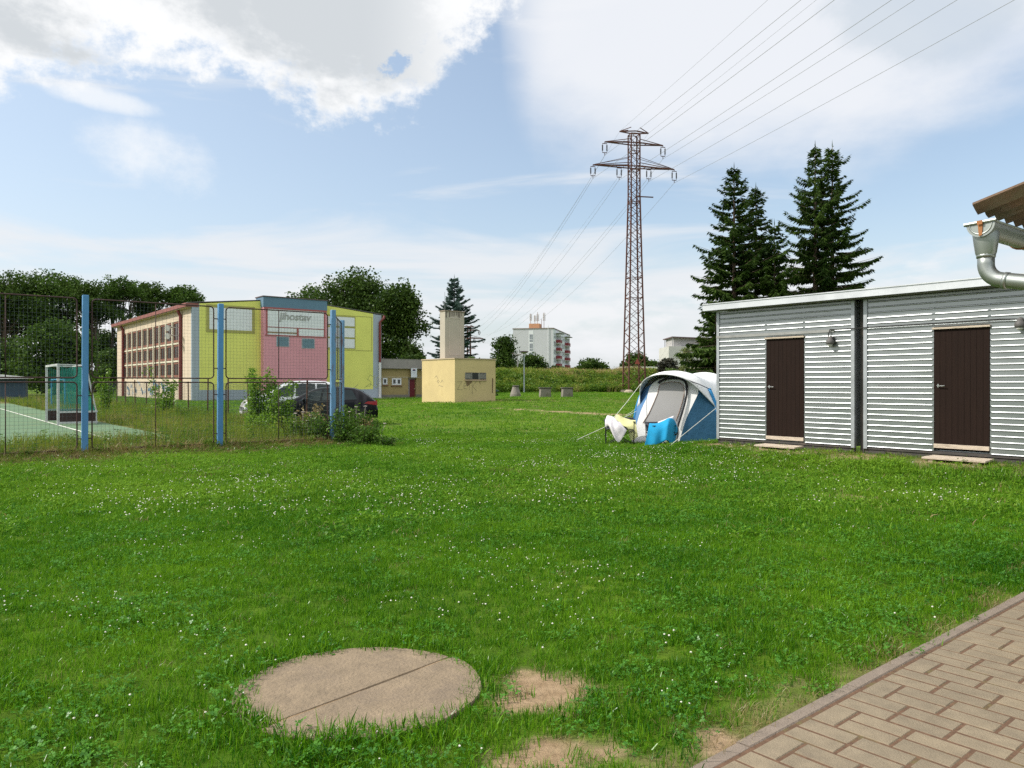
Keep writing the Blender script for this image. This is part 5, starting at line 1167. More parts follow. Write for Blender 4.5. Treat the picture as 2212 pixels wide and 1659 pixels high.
# ------------------------------------------------------------------ cars
def car(loc, rz, label, prof, wid, paint, wheelx, belt, roofw, glass_spans, ws, rw, lampcol):
    """prof: (x from the tail, height of the centre line); local +x is the nose"""
    t = thing('car', label, 'car', loc, rz); GLS = M('car glass', (.012,.022,.024), .06, .1, 1, spec=.35); BLK = M('tyre rubber', (.015,.015,.015), .85, .1, 20); DK = M('dark trim', (.012,.012,.013), .6, .1, 8)
    px = np.array([p[0] for p in prof]); pz = np.array([p[1] for p in prof]); Ln = px[-1]
    def cr(x, xp, fp):
        i = int(np.clip(np.searchsorted(xp,x)-1,0,len(xp)-2)); h = (x-xp[i])/(xp[i+1]-xp[i]); m0 = (fp[min(i+1,len(fp)-1)]-fp[max(i-1,0)])/(xp[min(i+1,len(fp)-1)]-xp[max(i-1,0)])*(xp[i+1]-xp[i]); m1 = (fp[min(i+2,len(fp)-1)]-fp[i])/(xp[min(i+2,len(fp)-1)]-xp[i])*(xp[i+1]-xp[i])
        return (2*h**3-3*h*h+1)*fp[i]+(h**3-2*h*h+h)*m0+(-2*h**3+3*h*h)*fp[i+1]+(h**3-h*h)*m1
    hw = lambda x: wid/2*(1-.16*max(0,(x-Ln+.9)/.9)**2.2-.13*max(0,(.7-x)/.7)**2.4)
    top = lambda x: cr(x,px,pz)
    bl = lambda x: min(belt(x), top(x)-.03)
    def rw_(x):
        g = np.clip((top(x)-bl(x))/.5,0,1); return hw(x)*(.90*(1-g)+roofw*g)
    def ring(x):
        w = hw(x); zt = top(x); zb_ = bl(x); zs = .20+.10*max(0,(.5-x)/.5)+.06*max(0,(x-Ln+.5)/.5); r = rw_(x); h = zt-.045*min(1,(zt-zb_)/.3)
        half = [(0,zs),(w*.86,zs),(w*.96,zs+.10),(w*1.0,zs+.30),(w*.99,zb_-.10),(w*.955,zb_),(w*.955+(r-w*.955)*.5,zb_+(h-zb_)*.5+.02*min(1,(zt-zb_)/.3)),(r,h),(r*.82,zt-.012),(r*.45,zt-.001),(0,zt)]
        return half
    xs_ = np.unique(np.concatenate([np.linspace(0,Ln,44), px])); m = MB(); rows = []
    for x in xs_:
        h = ring(float(x)); rows.append([(x,y,z) for y,z in h]+[(x,-y,z) for y,z in h[-2:0:-1]])
    m.grid(rows, True); n = len(rows[0]); m.f += [tuple(range(n)), tuple(range(len(m.v)-n,len(m.v)))[::-1]]
    body = m.build('body', paint, t, smooth=True)
    def sidept(x, v, s, o=.006):
        w = hw(x); zb_ = bl(x); zt = top(x); r = rw_(x); h = zt-.045*min(1,(zt-zb_)/.3)
        a = (w*.955,zb_); b_ = (w*.955+(r-w*.955)*.5,zb_+(h-zb_)*.5+.02*min(1,(zt-zb_)/.3)); c = (r,h)
        p = (a[0]+(b_[0]-a[0])*v*2, a[1]+(b_[1]-a[1])*v*2) if v < .5 else (b_[0]+(c[0]-b_[0])*(v-.5)*2, b_[1]+(c[1]-b_[1])*(v-.5)*2)
        return (x, s*(p[0]+o), p[1]+o*.4)
    for s in (-1,1):
        for (a0,a1,b0,b1) in glass_spans:      # bottom x range, top x range
            m = MB(); rows = []
            for v in (.06,.28,.5,.7,.86): 
                xa = a0+(b0-a0)*v; xb = a1+(b1-a1)*v; rows.append([sidept(xa+(xb-xa)*u,v,s) for u in np.linspace(0,1,9)])
            m.grid(rows if s < 0 else [r[::-1] for r in rows]); m.build('side_window', GLS, t, smooth=True)
    def toppatch(x0, x1, nm, wf=.9):
        m = MB(); rows = []
        for x in np.linspace(x0,x1,8):
            r = rw_(x)*wf; zt = top(x); rows.append([(x,r*u, zt+.008-.045*min(1,(zt-bl(x))/.3)*abs(u)**3*.9) for u in np.linspace(-1,1,11)])
        m.grid(rows); m.build(nm, GLS, t, smooth=True)
    toppatch(*ws,'windscreen'); toppatch(*rw,'rear_window',.84)
    for x in wheelx:
        for s in (-1,1):
            y = s*(wid/2-.10); m = MB(); m.lathe((x,y,.32),[(.20,-.105),(.30,-.10),(.318,-.07),(.318,.07),(.30,.10),(.20,.105)],26,(0,1,0)); w = m.build('wheel', BLK, t, smooth=True)
            m = MB(); m.lathe((x,y,.32),[(.0,.09*s),(.06,.10*s),(.19,.095*s),(.205,.108*s),(.205,.05*s)],20,(0,1,0)); m.build('rim', M('alloy rim',(.35,.35,.36),.35,.1,8,metal=.8), w)
            m = MB(); m.lathe((x,s*(hw(x)-.0),.34),[(.0,-.02),(.375,-.02),(.375,.012),(.0,.0121)],26,(0,1,0)); m.build('wheel_arch', DK, t)
    # tail lights wrapped round the rear corners
    for s in (-1,1):
        m = MB(); rows = []
        for v in np.linspace(0,1,5):
            r = []
            for u in np.linspace(0,1,6):
                x = .03+.50*u*(1-.25*v); z = .775+.16*v*(1-.55*u)+.075*u; w = hw(x); r.append((x,s*(w*1.0+.010-.02*max(0,(z-.85))),z))
            rows.append(r)
        m.grid(rows if s < 0 else [q[::-1] for q in rows]); m.build('tail_light', lampcol, t, smooth=True)
        m = MB(); x = Ln-.35; rows = []
        for v in (0,.5,1): rows.append([(x+.28*u,s*(hw(x+.28*u)*.97+.012),.62+.13*v-.03*u) for u in np.linspace(0,1,5)])
        m.grid(rows if s < 0 else [q[::-1] for q in rows]); m.build('headlight', M('headlight glass',(.6,.62,.65),.1,.05,2), t)
        m = MB(); xm = ws[1]-.35; m.lathe((xm,s*(hw(xm)+.10),bl(xm)+.06),[(.0,-.06),(.07,-.05),(.085,.0),(.06,.05),(.0,.06)],10,(1,0,0)); m.bar((xm,s*(hw(xm)-.06),bl(xm)+.03),(xm,s*(hw(xm)+.08),bl(xm)+.05),.04); m.build('mirror', paint, t, smooth=True)
    m = MB()
    for s in (-1,1):
        for x in (1.65,2.6): m.bar((x,s*(hw(x)+.004),.78),(x+.2,s*(hw(x)+.004),.78),.03,.025)
    m.build('door_handle', DK, t)
    m = MB(); m.tube([(.95,0,top(.95)-.01),(.78,0,top(.95)+.13)],.008,5); m.build('aerial', DK, t)
    m = MB(); m.box(.2,Ln-.2,-wid/2*.8,wid/2*.8,.16,.3); m.build('underbody', DK, t)
BLKP = M('black car paint', (.010,.010,.012), .25, .05, 3, spec=.10, coat=.05)
SILP = M('silver car paint', (.60,.61,.61), .3, .05, 3, metal=.25, coat=.6)
REDL = M('red lamp glass', (.30,.010,.018), .12, .1, 6, spec=.6)
RL = at(823,829,30.2)
ang = R(180+10); dv = np.array([math.cos(ang),math.sin(ang)])
car((RL.x-.16,30.4,g1(RL.x,30.4)), ang, 'black hatchback with red tail light parked on the grass behind weeds',
    [(0,.48),(.06,.86),(.22,1.02),(.50,1.25),(.80,1.41),(1.25,1.475),(1.8,1.495),(2.3,1.44),(2.75,1.25),(3.2,1.02),(3.7,.92),(4.1,.78),(4.26,.62),(4.30,.45)], 1.80, BLKP, (.78,3.40),
    lambda x: .93+.07*max(0,(2.0-x)/2.0), .70, ((.78,1.30,1.02,1.36),(1.38,2.12,1.44,2.02),(2.2,3.06,2.10,2.55)), (2.45,3.12), (.24,.72), REDL)
q = at(640,829,35.5)
car((q.x+1.75,36.6,g1(q.x,36.6)), R(205), 'silver people carrier half hidden by bushes in front of the black hatchback',
    [(0,.5),(.05,.95),(.2,1.3),(.45,1.62),(.9,1.72),(1.8,1.74),(2.5,1.66),(3.0,1.40),(3.45,1.12),(3.9,1.0),(4.25,.84),(4.42,.62),(4.46,.45)], 1.82, SILP, (.80,3.55),
    lambda x: .98, .74, ((.4,1.2,.62,1.2),(1.28,2.2,1.28,2.12),(2.28,3.3,2.2,2.8)), (2.6,3.38), (.1,.42), REDL)

# ------------------------------------------------------------------ tent
TW = M('white tent cloth', (.72,.72,.71), .8, .05, 3, bump=.6, bscale=7); TB = M('dark blue tent cloth', (.030,.115,.215), .75, .12, 2, bump=.6, bscale=7); TBL = M('bright blue sleeve', (.03,.24,.52), .7, .08, 3)
TG = M('grey mesh door', (.29,.285,.28), .85, .05, 2); TD = M('black trim', (.015,.015,.02), .8, .1, 8); TK = M('light grey tent cloth', (.50,.51,.50), .8, .05, 3)
ROPE = M('pale guy rope', (.62,.62,.54), .8, .08, 20)
def c6(cx, cy, Z): return at((cx/3.16+2200)/1.8087, (cy/3.16+1350)/1.8087, Z)
def resamp(pts, n):
    P = np.array([p[:] for p in pts]); k = len(P); d = np.concatenate([[0],np.cumsum(np.linalg.norm(np.diff(P,axis=0),axis=1))]); out = []
    for s in np.linspace(0,d[-1],n):
        i = int(np.clip(np.searchsorted(d,s)-1,0,k-2)); h = (s-d[i])/(d[i+1]-d[i]); p0 = P[max(i-1,0)]; p1 = P[i]; p2 = P[i+1]; p3 = P[min(i+2,k-1)]
        m0 = (p2-p0)*.5; m1 = (p3-p1)*.5; out.append(Vector((2*h**3-3*h*h+1)*p1+(h**3-2*h*h+h)*m0+(-2*h**3+3*h*h)*p2+(h**3-h*h)*m1))
    return out
def tent():
    Zh = lambda cx: 21.7-1.3*(cx-872)/1083.
    org = Vector((4.53,20.95,0)); t = thing('tent', 'blue and white tunnel tent with open hood and grey mesh door', 'tent', org)
    L = lambda p: Vector(p)-org
    def down(p): p = p.copy(); p.z = g1(p.x,p.y); return p
    hp = [(872,1110),(880,900),(905,760),(950,620),(1025,490),(1130,398),(1265,338),(1420,318),(1560,340),(1690,405),(1790,530),(1870,720),(1925,900),(1955,1140)]
    hoop = [c6(x,y,Zh(x)) for x,y in hp]; hoop[0] = down(hoop[0]); hoop[-1] = down(hoop[-1]); n = 49; H = resamp(hoop,n)
    ax = Vector((.58,.81,0))
    # roof and back: arches along the axis with a dip between the two hoops
    def arch(k, off, sc):
        base = (H[0]+H[-1])*.5; base.z = 0; out = []
        for p in H:
            q = base+(p-base)*sc; q.z = p.z*sc; out.append(q+ax*off)
        return out
    rows = [H, arch(1,.35,.985), arch(2,.75,.945), arch(3,1.2,.94), arch(4,1.6,.975), arch(5,1.95,1.0), arch(6,2.5,.97), arch(7,3.1,.9), arch(8,3.6,.72), arch(9,3.9,.40)]
    lo, hi = 11, 38
    m = MB(); m.grid([[L(p) for p in r[lo:hi]] for r in rows]); m.build('roof', TW, t, smooth=True)
    m = MB(); m.grid([[L(p) for p in r[:lo+1]] for r in rows]); m.build('side_wall', TB, t, smooth=True)
    m = MB(); m.grid([[L(p) for p in r[hi-1:]] for r in rows]); m.build('side_wall', TB, t, smooth=True)
    m = MB(); m.tube([L(p)+Vector((-.005,-.01,.0)) for p in H[:13]], .035, 7); m.tube([L(p)+Vector((.0,-.02,.01)) for p in H[34:]], .05, 8); m.build('pole_sleeve', TBL, t, smooth=True)
    # hood
    vp = [(948,735),(946,620),(953,500),(1000,425),(1080,380),(1200,358),(1330,364),(1450,392),(1555,440),(1655,522),(1765,635),(1872,748)]
    V = resamp([c6(x,y,Zh(x)-.12-.50*math.sin(math.pi*min(1,max(0,(i+.3)/11.3)))**.7) for i,(x,y) in enumerate(vp)], 31)
    Hs = resamp(H[8:44], 31); rows2 = []
    for s in (0,.25,.5,.75,1):
        rows2.append([L(a.lerp(b_,s)+Vector((0,0,.05*math.sin(math.pi*s)))) for a,b_ in zip(Hs,V)])
    m = MB(); m.grid(rows2[::-1]); m.build('hood', TW, t, smooth=True, thick=.006)
    m = MB(); m.tube([L(p) for p in V], .012, 6); m.build('hood_seam', TK, t)
    # front wall
    zf = lambda cx: 20.72-.30*(cx-845)/580.
    def fp(cx, cy):
        s = min(1,max(0,(cy-380)/(1190-380))); p = c6(cx,cy,(Zh(cx)-.10)*(1-s)+zf(cx)*s-.08*math.sin(math.pi*s)); 
        if cy > 1165: p = down(p); p.z += .01
        return p
    Ledge = [(1100,470),(1060,530),(1030,645),(965,785),(908,955),(845,1188)]
    Redge = [(1610,470),(1668,560),(1618,690),(1558,810),(1500,950),(1425,1192)]
    nv = 17; LE = resamp([fp(*p) for p in Ledge],nv); RE = resamp([fp(*p) for p in Redge],nv); rows = []
    topc = resamp([fp(1100,470),fp(1180,418),fp(1340,385),fp(1480,395),fp(1610,470)], 15)
    for j in range(nv):
        r = []
        for i in range(15):
            u = i/14; p = LE[j].lerp(RE[j],u)
            if j < 6: f = (1-j/6)**1.3; tp = topc[i]-LE[0].lerp(RE[0],u); p = p+tp*f
            r.append(L(p))
        rows.append(r)
    m = MB(); m.grid(rows); m.build('front_panel', TW, t, smooth=True)
    m = MB(); m.grid([[L(a.lerp(b_,u)) for u in (0,.33,.66,1)] for a,b_ in zip(resamp([H[14],H[11],H[8],H[5],H[2],H[0]],nv), LE)]); m.build('front_side', M('mid blue tent cloth',(.08,.19,.37),.75,.08,2), t, smooth=True)
    HR = resamp([H[33],H[36],H[39],H[42],H[45],H[48]],nv); m = MB(); m.grid([[L(a.lerp(b_,u)) for u in (0,.2,.4,.6,.8,1)] for a,b_ in zip(RE,HR)]); m.build('front_side', TB, t, smooth=True)
    fwd = Vector((-.5,-.82,.18))*.022
    def patch(name, left, right, mat, off=1., n=15):
        a = resamp([fp(*p) for p in left],n); b_ = resamp([fp(*p) for p in right],n); m = MB(); rr = []
        for p,q in zip(a,b_): rr.append([L(p.lerp(q,u))+fwd*off for u in np.linspace(0,1,9)])
        m.grid(rr); return m.build(name, mat, t, smooth=True)
    dl = [(1335,452),(1245,468),(1196,492),(1170,600),(1120,720),(1065,840),(990,962)]; dr = [(1345,452),(1440,462),(1490,500),(1502,580),(1478,690),(1440,820),(1385,962)]
    d = patch('door_mesh', dl, dr, TG, 2.0)
    m = MB(); path = [(990,962)]+dl[::-1][1:]+dr; m.tube([L(fp(*p))+fwd*2.4 for p in dl[::-1]+dr], .010, 6, False); m.build('door_seam', M('seam brown',(.25,.17,.13),.8), d)
    arc = [(1182,468),(1220,438),(1300,412),(1390,405),(1470,420),(1515,455),(1532,520),(1528,620),(1505,730),(1470,850),(1420,1010)]
    m = MB(); m.tube([L(p)+fwd*3 for p in resamp([fp(*p) for p in arc],30)], [.034 if i < 15 else .026 for i in range(30)], 7); m.build('rolled_flap', TD, t, smooth=True)
    arc2 = [(1212,478),(1280,448),(1370,432),(1450,448),(1492,492),(1500,560)]
    m = MB(); m.tube([L(p)+fwd*3 for p in resamp([fp(*p) for p in [(1505,440),(1512,530),(1518,660)]],8)], .012, 6); m.build('tie_strap', TW, t)
    m = MB(); sk = []
    for p in resamp([fp(845,1188),fp(1130,1190),fp(1425,1192)],9): sk.append(p)
    m.grid([[L(p)+Vector((0,-.0,.07)) for p in sk],[L(p)+Vector((-.03,-.12,.012)) for p in sk],[L(p)+Vector((-.05,-.24,.006)) for p in sk]]); m.build('ground_flap', M('grey ground flap',(.30,.30,.30),.8,.1,4), t, smooth=True)
    m = MB(); m.tube([L(c6(1500,412,Zh(1500)-.55)), L(c6(1680,480,Zh(1680)-.42)), L(c6(1828,548,Zh(1828)-.28))],.011,6); m.build('hood_strut', TD, t)
    # guy ropes with pegs, tied to the tent
    def rope(a, b_, sag=0.02):
        m = MB(); m.tube([L(a),L(a.lerp(b_,.5)-Vector((0,0,sag))),L(b_)],.0085,6); o = m.build('guy_rope', ROPE, t); return o
    V1 = V[5]; ga = gat((120/3.16+2200)/1.8087,(1185/3.16+1350)/1.8087)
    rope(c6(922,802,Zh(905)-.08), ga)
    rope(c6(955,474,Zh(955)-.42), c6(612,905,20.35))
    rope(c6(1878,778,Zh(1878)-.10), gat((1252/3.16+2200)/1.8087,(1287/3.16+1350)/1.8087), .0)
    rope(c6(905,770,Zh(905)-.05), c6(770,862,24.5)); 
    m = MB(); m.tube([L(ga)+Vector((-.02,0,.02)),L(ga)+Vector((.04,0,-.15))],.008,5); g2 = gat((1252/3.16+2200)/1.8087,(1287/3.16+1350)/1.8087); m.tube([L(g2)+Vector((-.02,0,.02)),L(g2)+Vector((.04,0,-.15))],.008,5); m.build('peg', STEEL, t)
    m = MB(); hx = c6(1700,1175,20.2); m.build
tent()
# ------------------------------------------------------------------ camp chairs under towels
CHF = M('chair tube black', (.02,.02,.022), .5, .1, 8); CHC = M('chair cloth dark', (.035,.04,.05), .85, .1, 5)
def chair(cx, cy, Zd, rz, label, s=1.0):
    p = c6(cx,cy,Zd); t = thing('camp_chair', label, 'chair', (p.x,p.y,g1(p.x,p.y)), rz, 'folding camp chairs before the tent'); w, d = .36*s, .30*s
    for (x0,y0,x1,y1,zz) in ((-w,-d,w,-d,.40),(w,-d,-w,-d,.40),(-w,d,w,d,.40),(w,d,-w,d,.40),(-w,-d,-w,d,.40),(-w,d,-w,-d,.40),(w,-d,w,d,.40),(w,d,w,-d,.40)):
        m = MB(); m.tube([(x0,y0,0),(x1,y1,zz*s)],.011,7); m.build('leg', CHF, t)
    for x in (-w,w):
        m = MB(); m.tube([(x,-d,.0),(x*1.04,-d*1.1,.62*s)],.011,7); m.build('arm_post', CHF, t)
        m = MB(); m.tube([(x,d,.0),(x*1.02,d*1.25,.70*s)],.011,7); m.build('back_post', CHF, t)
        m = MB(); m.grid([[(x*1.04-.04,-d*1.1,.625*s),(x*1.04-.04,0,.605*s),(x*1.03-.04,d*1.2,.66*s)],[(x*1.04+.04,-d*1.1,.625*s),(x*1.04+.04,0,.605*s),(x*1.03+.04,d*1.2,.66*s)]]); m.build('armrest', CHC, t, thick=.006)
    m = MB(); m.grid([[(w*(2*i/6-1)*.96, d*(2*j/6-1), .42*s-.06*math.sin(math.pi*i/6)*math.sin(math.pi*j/6)) for i in range(7)] for j in range(7)]); m.build('seat', CHC, t, smooth=True, thick=.006)
    m = MB(); m.grid([[(w*(2*i/6-1), d*(1.0+.25*j/5)+.05*math.sin(math.pi*i/6), (.42+.28*j/5)*s) for i in range(7)] for j in range(6)]); m.build('backrest', CHC, t, smooth=True, thick=.006)
chair(695,1200,20.25,R(-8),'camp chair under a white and a yellow towel, black legs showing')
chair(1215,1238,19.66,R(12),'low camp chair almost covered by a blue towel before the tent door',.86)
def towel(name, label, rows, mat, seed=0, folds=5, amp=.018):
    """rows of (cx, cy, depth) control points draped over a chair, refined and folded"""
    g = [resamp([c6(*p) for p in r], 25) for r in rows]; cols = list(zip(*g)); fine = [resamp(c, 21) for c in cols]; org = sum((p for c in fine for p in c), Vector())/(25*21)
    t = thing(name, label, 'towel', org); m = MB(); rr = []
    for j in range(21):
        r = []
        for i in range(25):
            p = fine[i][j]-org; f = amp*(j/20)**.8*math.sin(folds*math.pi*i/24+seed+1.2*math.sin(j/5+seed)); r.append(p+Vector((f*.3,f,0)))
        rr.append(r)
    m.grid(rr); m.build('cloth', mat, t, smooth=True, thick=.008, sub=1)
TOW = M('white towelling', (.66,.62,.64), .95, .05, 12, bump=.3, bscale=60); TOY = M('pale yellow towelling', (.58,.57,.28), .95, .06, 12, bump=.3, bscale=60); TOB = M('blue towelling', (.012,.27,.50), .95, .10, 5, bump=.3, bscale=60)
towel('towel','white towel bunched over the arm of the left camp chair',
    [[(548,905,20.42),(590,915,20.42),(640,935,20.38),(690,965,20.2),(715,985,20.1)],[(540,862,20.25),(575,868,20.25),(625,885,20.15),(668,932,20.0),(700,948,19.95)],[(515,930,19.95),(555,940,19.85),(618,985,19.75),(670,985,19.72),(735,990,19.78)],[(518,1006,19.9),(552,985,19.82),(622,1085,19.68),(672,1130,19.64),(770,1030,19.72)],[(535,1018,19.9),(560,992,19.84),(628,1130,19.68),(686,1196,19.62),(786,1048,19.72)]], TOW, 1, 4, .03)
towel('towel','pale yellow towel spread across the back and arm of the left camp chair',
    [[(625,960,20.6),(660,930,20.6),(740,950,20.55),(830,970,20.45),(893,985,20.35)],[(632,885,20.45),(668,852,20.45),(745,888,20.42),(825,915,20.3),(893,925,20.2)],[(655,945,20.2),(695,950,20.15),(770,965,20.1),(845,960,20.05),(897,950,20.02)],[(668,990,20.05),(712,992,20.0),(775,998,19.98),(850,1005,19.95),(908,1040,19.93)],[(676,1000,20.03),(720,1000,20.0),(785,1006,19.98),(850,1085,19.93),(925,1125,19.9)],[(684,1006,20.04),(728,1008,20.01),(790,1012,20.0),(835,1170,19.95),(930,1118,19.9)]], TOY, 2.2, 3, .014)
towel('towel','bright blue towel hanging down over the right camp chair',
    [[(1075,1010,19.75),(1160,1000,19.75),(1250,960,19.75),(1325,930,19.75),(1385,960,19.85),(1412,1050,20.0)],[(1062,958,19.5),(1150,960,19.48),(1240,928,19.5),(1308,893,19.5),(1372,925,19.62),(1418,1060,19.85)],[(1048,1020,19.3),(1140,1030,19.27),(1235,1000,19.28),(1300,960,19.28),(1350,985,19.42),(1405,1090,19.7)],[(1025,1140,19.2),(1120,1130,19.17),(1220,1105,19.18),(1292,1070,19.18),(1335,1120,19.3),(1385,1150,19.55)],[(1003,1238,19.15),(1095,1236,19.12),(1200,1198,19.13),(1290,1168,19.13),(1322,1240,19.24),(1372,1240,19.42)],[(1012,1256,19.16),(1100,1240,19.13),(1205,1200,19.14),(1292,1172,19.14),(1330,1256,19.25),(1370,1256,19.42)]], TOB, .5, 7, .02)
towel('towel','white towel on the right camp chair, peeping out behind the blue towel',
    [[(1170,940,19.85),(1200,930,19.85),(1330,880,19.85),(1362,868,19.85),(1385,900,19.95)],[(1168,960,19.8),(1200,958,19.8),(1320,905,19.8),(1360,890,19.8),(1400,960,19.9)],[(1250,1010,19.85),(1290,1010,19.85),(1360,1000,19.85),(1400,1010,19.88),(1432,1060,19.92)],[(1290,1120,19.88),(1320,1130,19.88),(1370,1120,19.85),(1405,1130,19.85),(1425,1120,19.9)],[(1300,1190,19.9),(1330,1200,19.9),(1365,1200,19.87),(1385,1198,19.86),(1400,1190,19.9)]], TOW, 3, 4, .02)
# ------------------------------------------------------------------ trees and bushes
BARK = M('bark', (.075,.058,.042), .95, .3, 5, bump=.5, bscale=20); BARKS = M('spruce bark', (.12,.085,.06), .95, .3, 5)
LF_DK = leaf_mat('oak leaves', (.012,.034,.005), (.080,.135,.020), .26, .012, .45, .45)
LF_MD = leaf_mat('lime leaves', (.016,.046,.007), (.095,.165,.024), .27, .012, .45, .45)
LF_LT = leaf_mat('light leaves', (.05,.11,.014), (.14,.22,.035), .35, .05, .45, .8)
LF_PALE = leaf_mat('pale willow leaves', (.10,.14,.04), (.24,.27,.09), .35, .04, .5, .5)
LF_SP = leaf_mat('spruce needles', (.011,.030,.006), (.066,.112,.018), .18, .008, .5, .35)
LF_BL = leaf_mat('blue spruce needles', (.032,.070,.055), (.11,.17,.145), .15, .015, .5, .6)
def deciduous(name, label, base, Ht, lobes, nleaf, size, mat, seed, trunks=((0,0),), tr=.28, group=None, cat='tree', crownmin=.0, flat=.5):
    """lobes: (x, y, z, rx, ry, rz) in metres from the base; leaves gather in clumps at limb ends so sky shows between"""
    r = np.random.default_rng(seed); t = thing(name, label, cat, base, 0, group); m = MB()
    for k,(tx,ty) in enumerate(trunks):
        a = Vector((tx,ty,-.4)); tops = [l for i,l in enumerate(lobes) if i%len(trunks) == k] or lobes[:1]; c = max(tops, key=lambda l: l[2])
        pts = [a.lerp(Vector((c[0],c[1],c[2]+c[5]*.3)), s)+Vector((r.normal(0,.12),r.normal(0,.12),0))*(s > 0) for s in np.linspace(0,1,7)]
        m.tube(pts, [tr*(1-.85*s)+.02 for s in np.linspace(0,1,7)], 8)
        for l in tops:
            for q in range(4):
                s = r.uniform(.35,.8); p0 = pts[0].lerp(pts[-1],s); d = rand_dirs(1,r)[0]; e = Vector((l[0]+l[3]*d[0]*.75,l[1]+l[4]*d[1]*.75,l[2]+l[5]*abs(d[2])*.7)); mid = p0.lerp(e,.5)+Vector((0,0,.1*(e-p0).length))
                m.tube([p0,mid,e],[tr*.35,tr*.2,.02],6)
    m.build('trunk', BARK, t, smooth=True)
    vol = np.array([l[3]*l[4]+l[3]*l[5]*.7 for l in lobes]); per = (nleaf*vol/vol.sum()).astype(int); C = []
    for l, nn in zip(lobes, per):
        nc = max(8,int(nn/34)); d = rand_dirs(nc,r); rad = r.random(nc)**.28; cc = np.array(l[:3])+d*rad[:,None]*np.array(l[3:])*(1+.10*r.normal(size=nc))[:,None]
        cs = .20*(l[3]+l[4]+l[5])/3*(.6+.8*r.random(nc))+size*.5
        k = r.integers(0,nc,nn); C.append(cc[k]+np.clip(r.normal(size=(nn,3)),-1.35,1.35)*cs[k][:,None]*np.array([1,1,flat+.15]))
    C = np.concatenate(C); C = C[C[:,2] > max(crownmin,.05)]
    quads_obj('crown', leaf_quads(C,size,r,.75,.25), mat, t); return t
def gpos(px, Zd): q = at(px,829,Zd); return (q.x,q.y,g1(q.x,q.y))
def auto_lobes(r, w, h, z0, n, ls=(.30,.44)):
    """an irregular crown w wide and h tall starting z0 up"""
    L = []
    for i in range(n):
        a = r.uniform(0,6.28); f = r.random()**.6; zz = z0+h*(.15+.7*r.random()); wid = w*.5*math.sqrt(max(.12,1-((zz-z0)/h*1.75-.75)**2*.9)); s = r.uniform(*ls)*w*.8
        L.append((math.cos(a)*f*(wid-s*.5), math.sin(a)*f*(wid-s*.5), zz, s, s, s*r.uniform(.6,.85)*min(1.3,h/w)))
    L.append((0,0,z0+h*.8,w*.26,w*.26,h*.24)); return L
def T(name, label, px, Zd, top, width, low, n, leaf, size, mat, seed, trunks=((0,0),), group=None, cat='tree', tr=.28, nl=9, ls=(.30,.44)):
    b = gpos(px,Zd); Ht = HC+(CY-top)/F*Zd-b[2]; w = width*Zd/F; z0 = max(0,HC+(CY-low)/F*Zd-b[2]); r = np.random.default_rng(seed+500)
    if group == WOOD: ls = (.20,.33); low = low-45; z0 = max(0,HC+(CY-low)/F*Zd-b[2]); size *= .8
    L = auto_lobes(r, w*.90, (Ht-z0)*.93, z0, nl, ls); 
    return deciduous(name, label, b, Ht, L, int(n*2.6), size*.72, mat, seed, trunks, tr, group, cat)
WOOD = 'tall trees of the dark wood behind the court'
T('oak_tree','tall dark tree at the left border of the photo, crown above the fence top',20,118,578,190,800,7600,0,.62,LF_DK,1,((-1,0),(1.2,.5)),WOOD,nl=13)
T('oak_tree','tall dark tree with lumpy crown second from the left border',112,122,577,165,790,6800,0,.62,LF_MD,2,((-1.3,0),(1,.5)),WOOD,nl=12)
T('oak_tree','open crowned tree with sky showing through, left of the first blue post',200,120,604,110,760,3600,0,.58,LF_DK,3,((-.6,0),(.9,.4)),WOOD,nl=9)
T('oak_tree','tall tree just right of the first blue post, thin trunks below its crown',250,126,594,112,735,2500,0,.58,LF_MD,4,((-1,0),(.3,.5),(1.3,0)),WOOD,nl=9)
T('oak_tree','rounded tree rising above the middle of the gym side roof',322,132,606,112,760,3300,0,.6,LF_DK,5,((0,0),),WOOD,nl=9)
T('oak_tree','tree whose crown ends right at the gym hall front corner',398,136,611,118,760,3700,0,.6,LF_MD,6,((0,0),),WOOD,nl=9)
T('oak_tree','lower tree filling the dark gap left of the gym side wall',215,132,712,160,835,3600,0,.62,LF_DK,7,((-1,0),(1,0)),WOOD,nl=10)
T('broad_bush','large round dark bush beside the court, left of the gym',120,100,690,170,848,5600,0,.48,LF_MD,8,((0,0),),None,'bush',.2,11)
T('broad_bush','dark bush under the trees at the far left behind the shelter',20,104,735,130,850,3200,0,.48,LF_DK,9,((0,0),),None,'bush',.2,8)
T('broad_bush','green bush right behind the first blue post next to the gym corner',238,97,750,75,850,2300,0,.40,LF_MD,10,((0,0),),None,'bush',.15,7)
GRP = 'tall trees behind the gym hall'
T('oak_tree','smaller round tree behind the gym roof, left of the great tree',668,122,609,112,760,4600,0,.5,LF_MD,11,((0,0),),GRP,nl=9)
T('oak_tree','great dark tree rising highest behind the right half of the gym',785,112,586,205,800,12500,0,.5,LF_DK,12,((-1,0),(1.2,.6)),GRP,tr=.4,nl=15)
T('oak_tree','tall dark tree with ragged right edge above the annex',868,108,600,122,805,8000,0,.46,LF_DK,13,((0,0),(.9,.4)),GRP,tr=.32,nl=12)
T('broad_bush','dark green bush behind the annex roof',890,104,735,75,792,1700,0,.4,LF_DK,14,((0,0),),None,'bush',.15,6)
T('birch_tree','tall dark tree standing left against the apartment block',1087,190,724,64,822,4200,0,.6,LF_DK,15,((0,0),),None,'tree',.25,15)
T('round_bush','large round dark bush before the apartment block',1150,125,765,84,822,2900,0,.42,LF_DK,16,((0,0),),'bushes on top of the bank','bush',.15,9)
T('round_bush','small dark bush behind the spiky lamp post',1121,128,784,30,815,900,0,.4,LF_DK,17,((0,0),),'bushes on top of the bank','bush',.15,6)
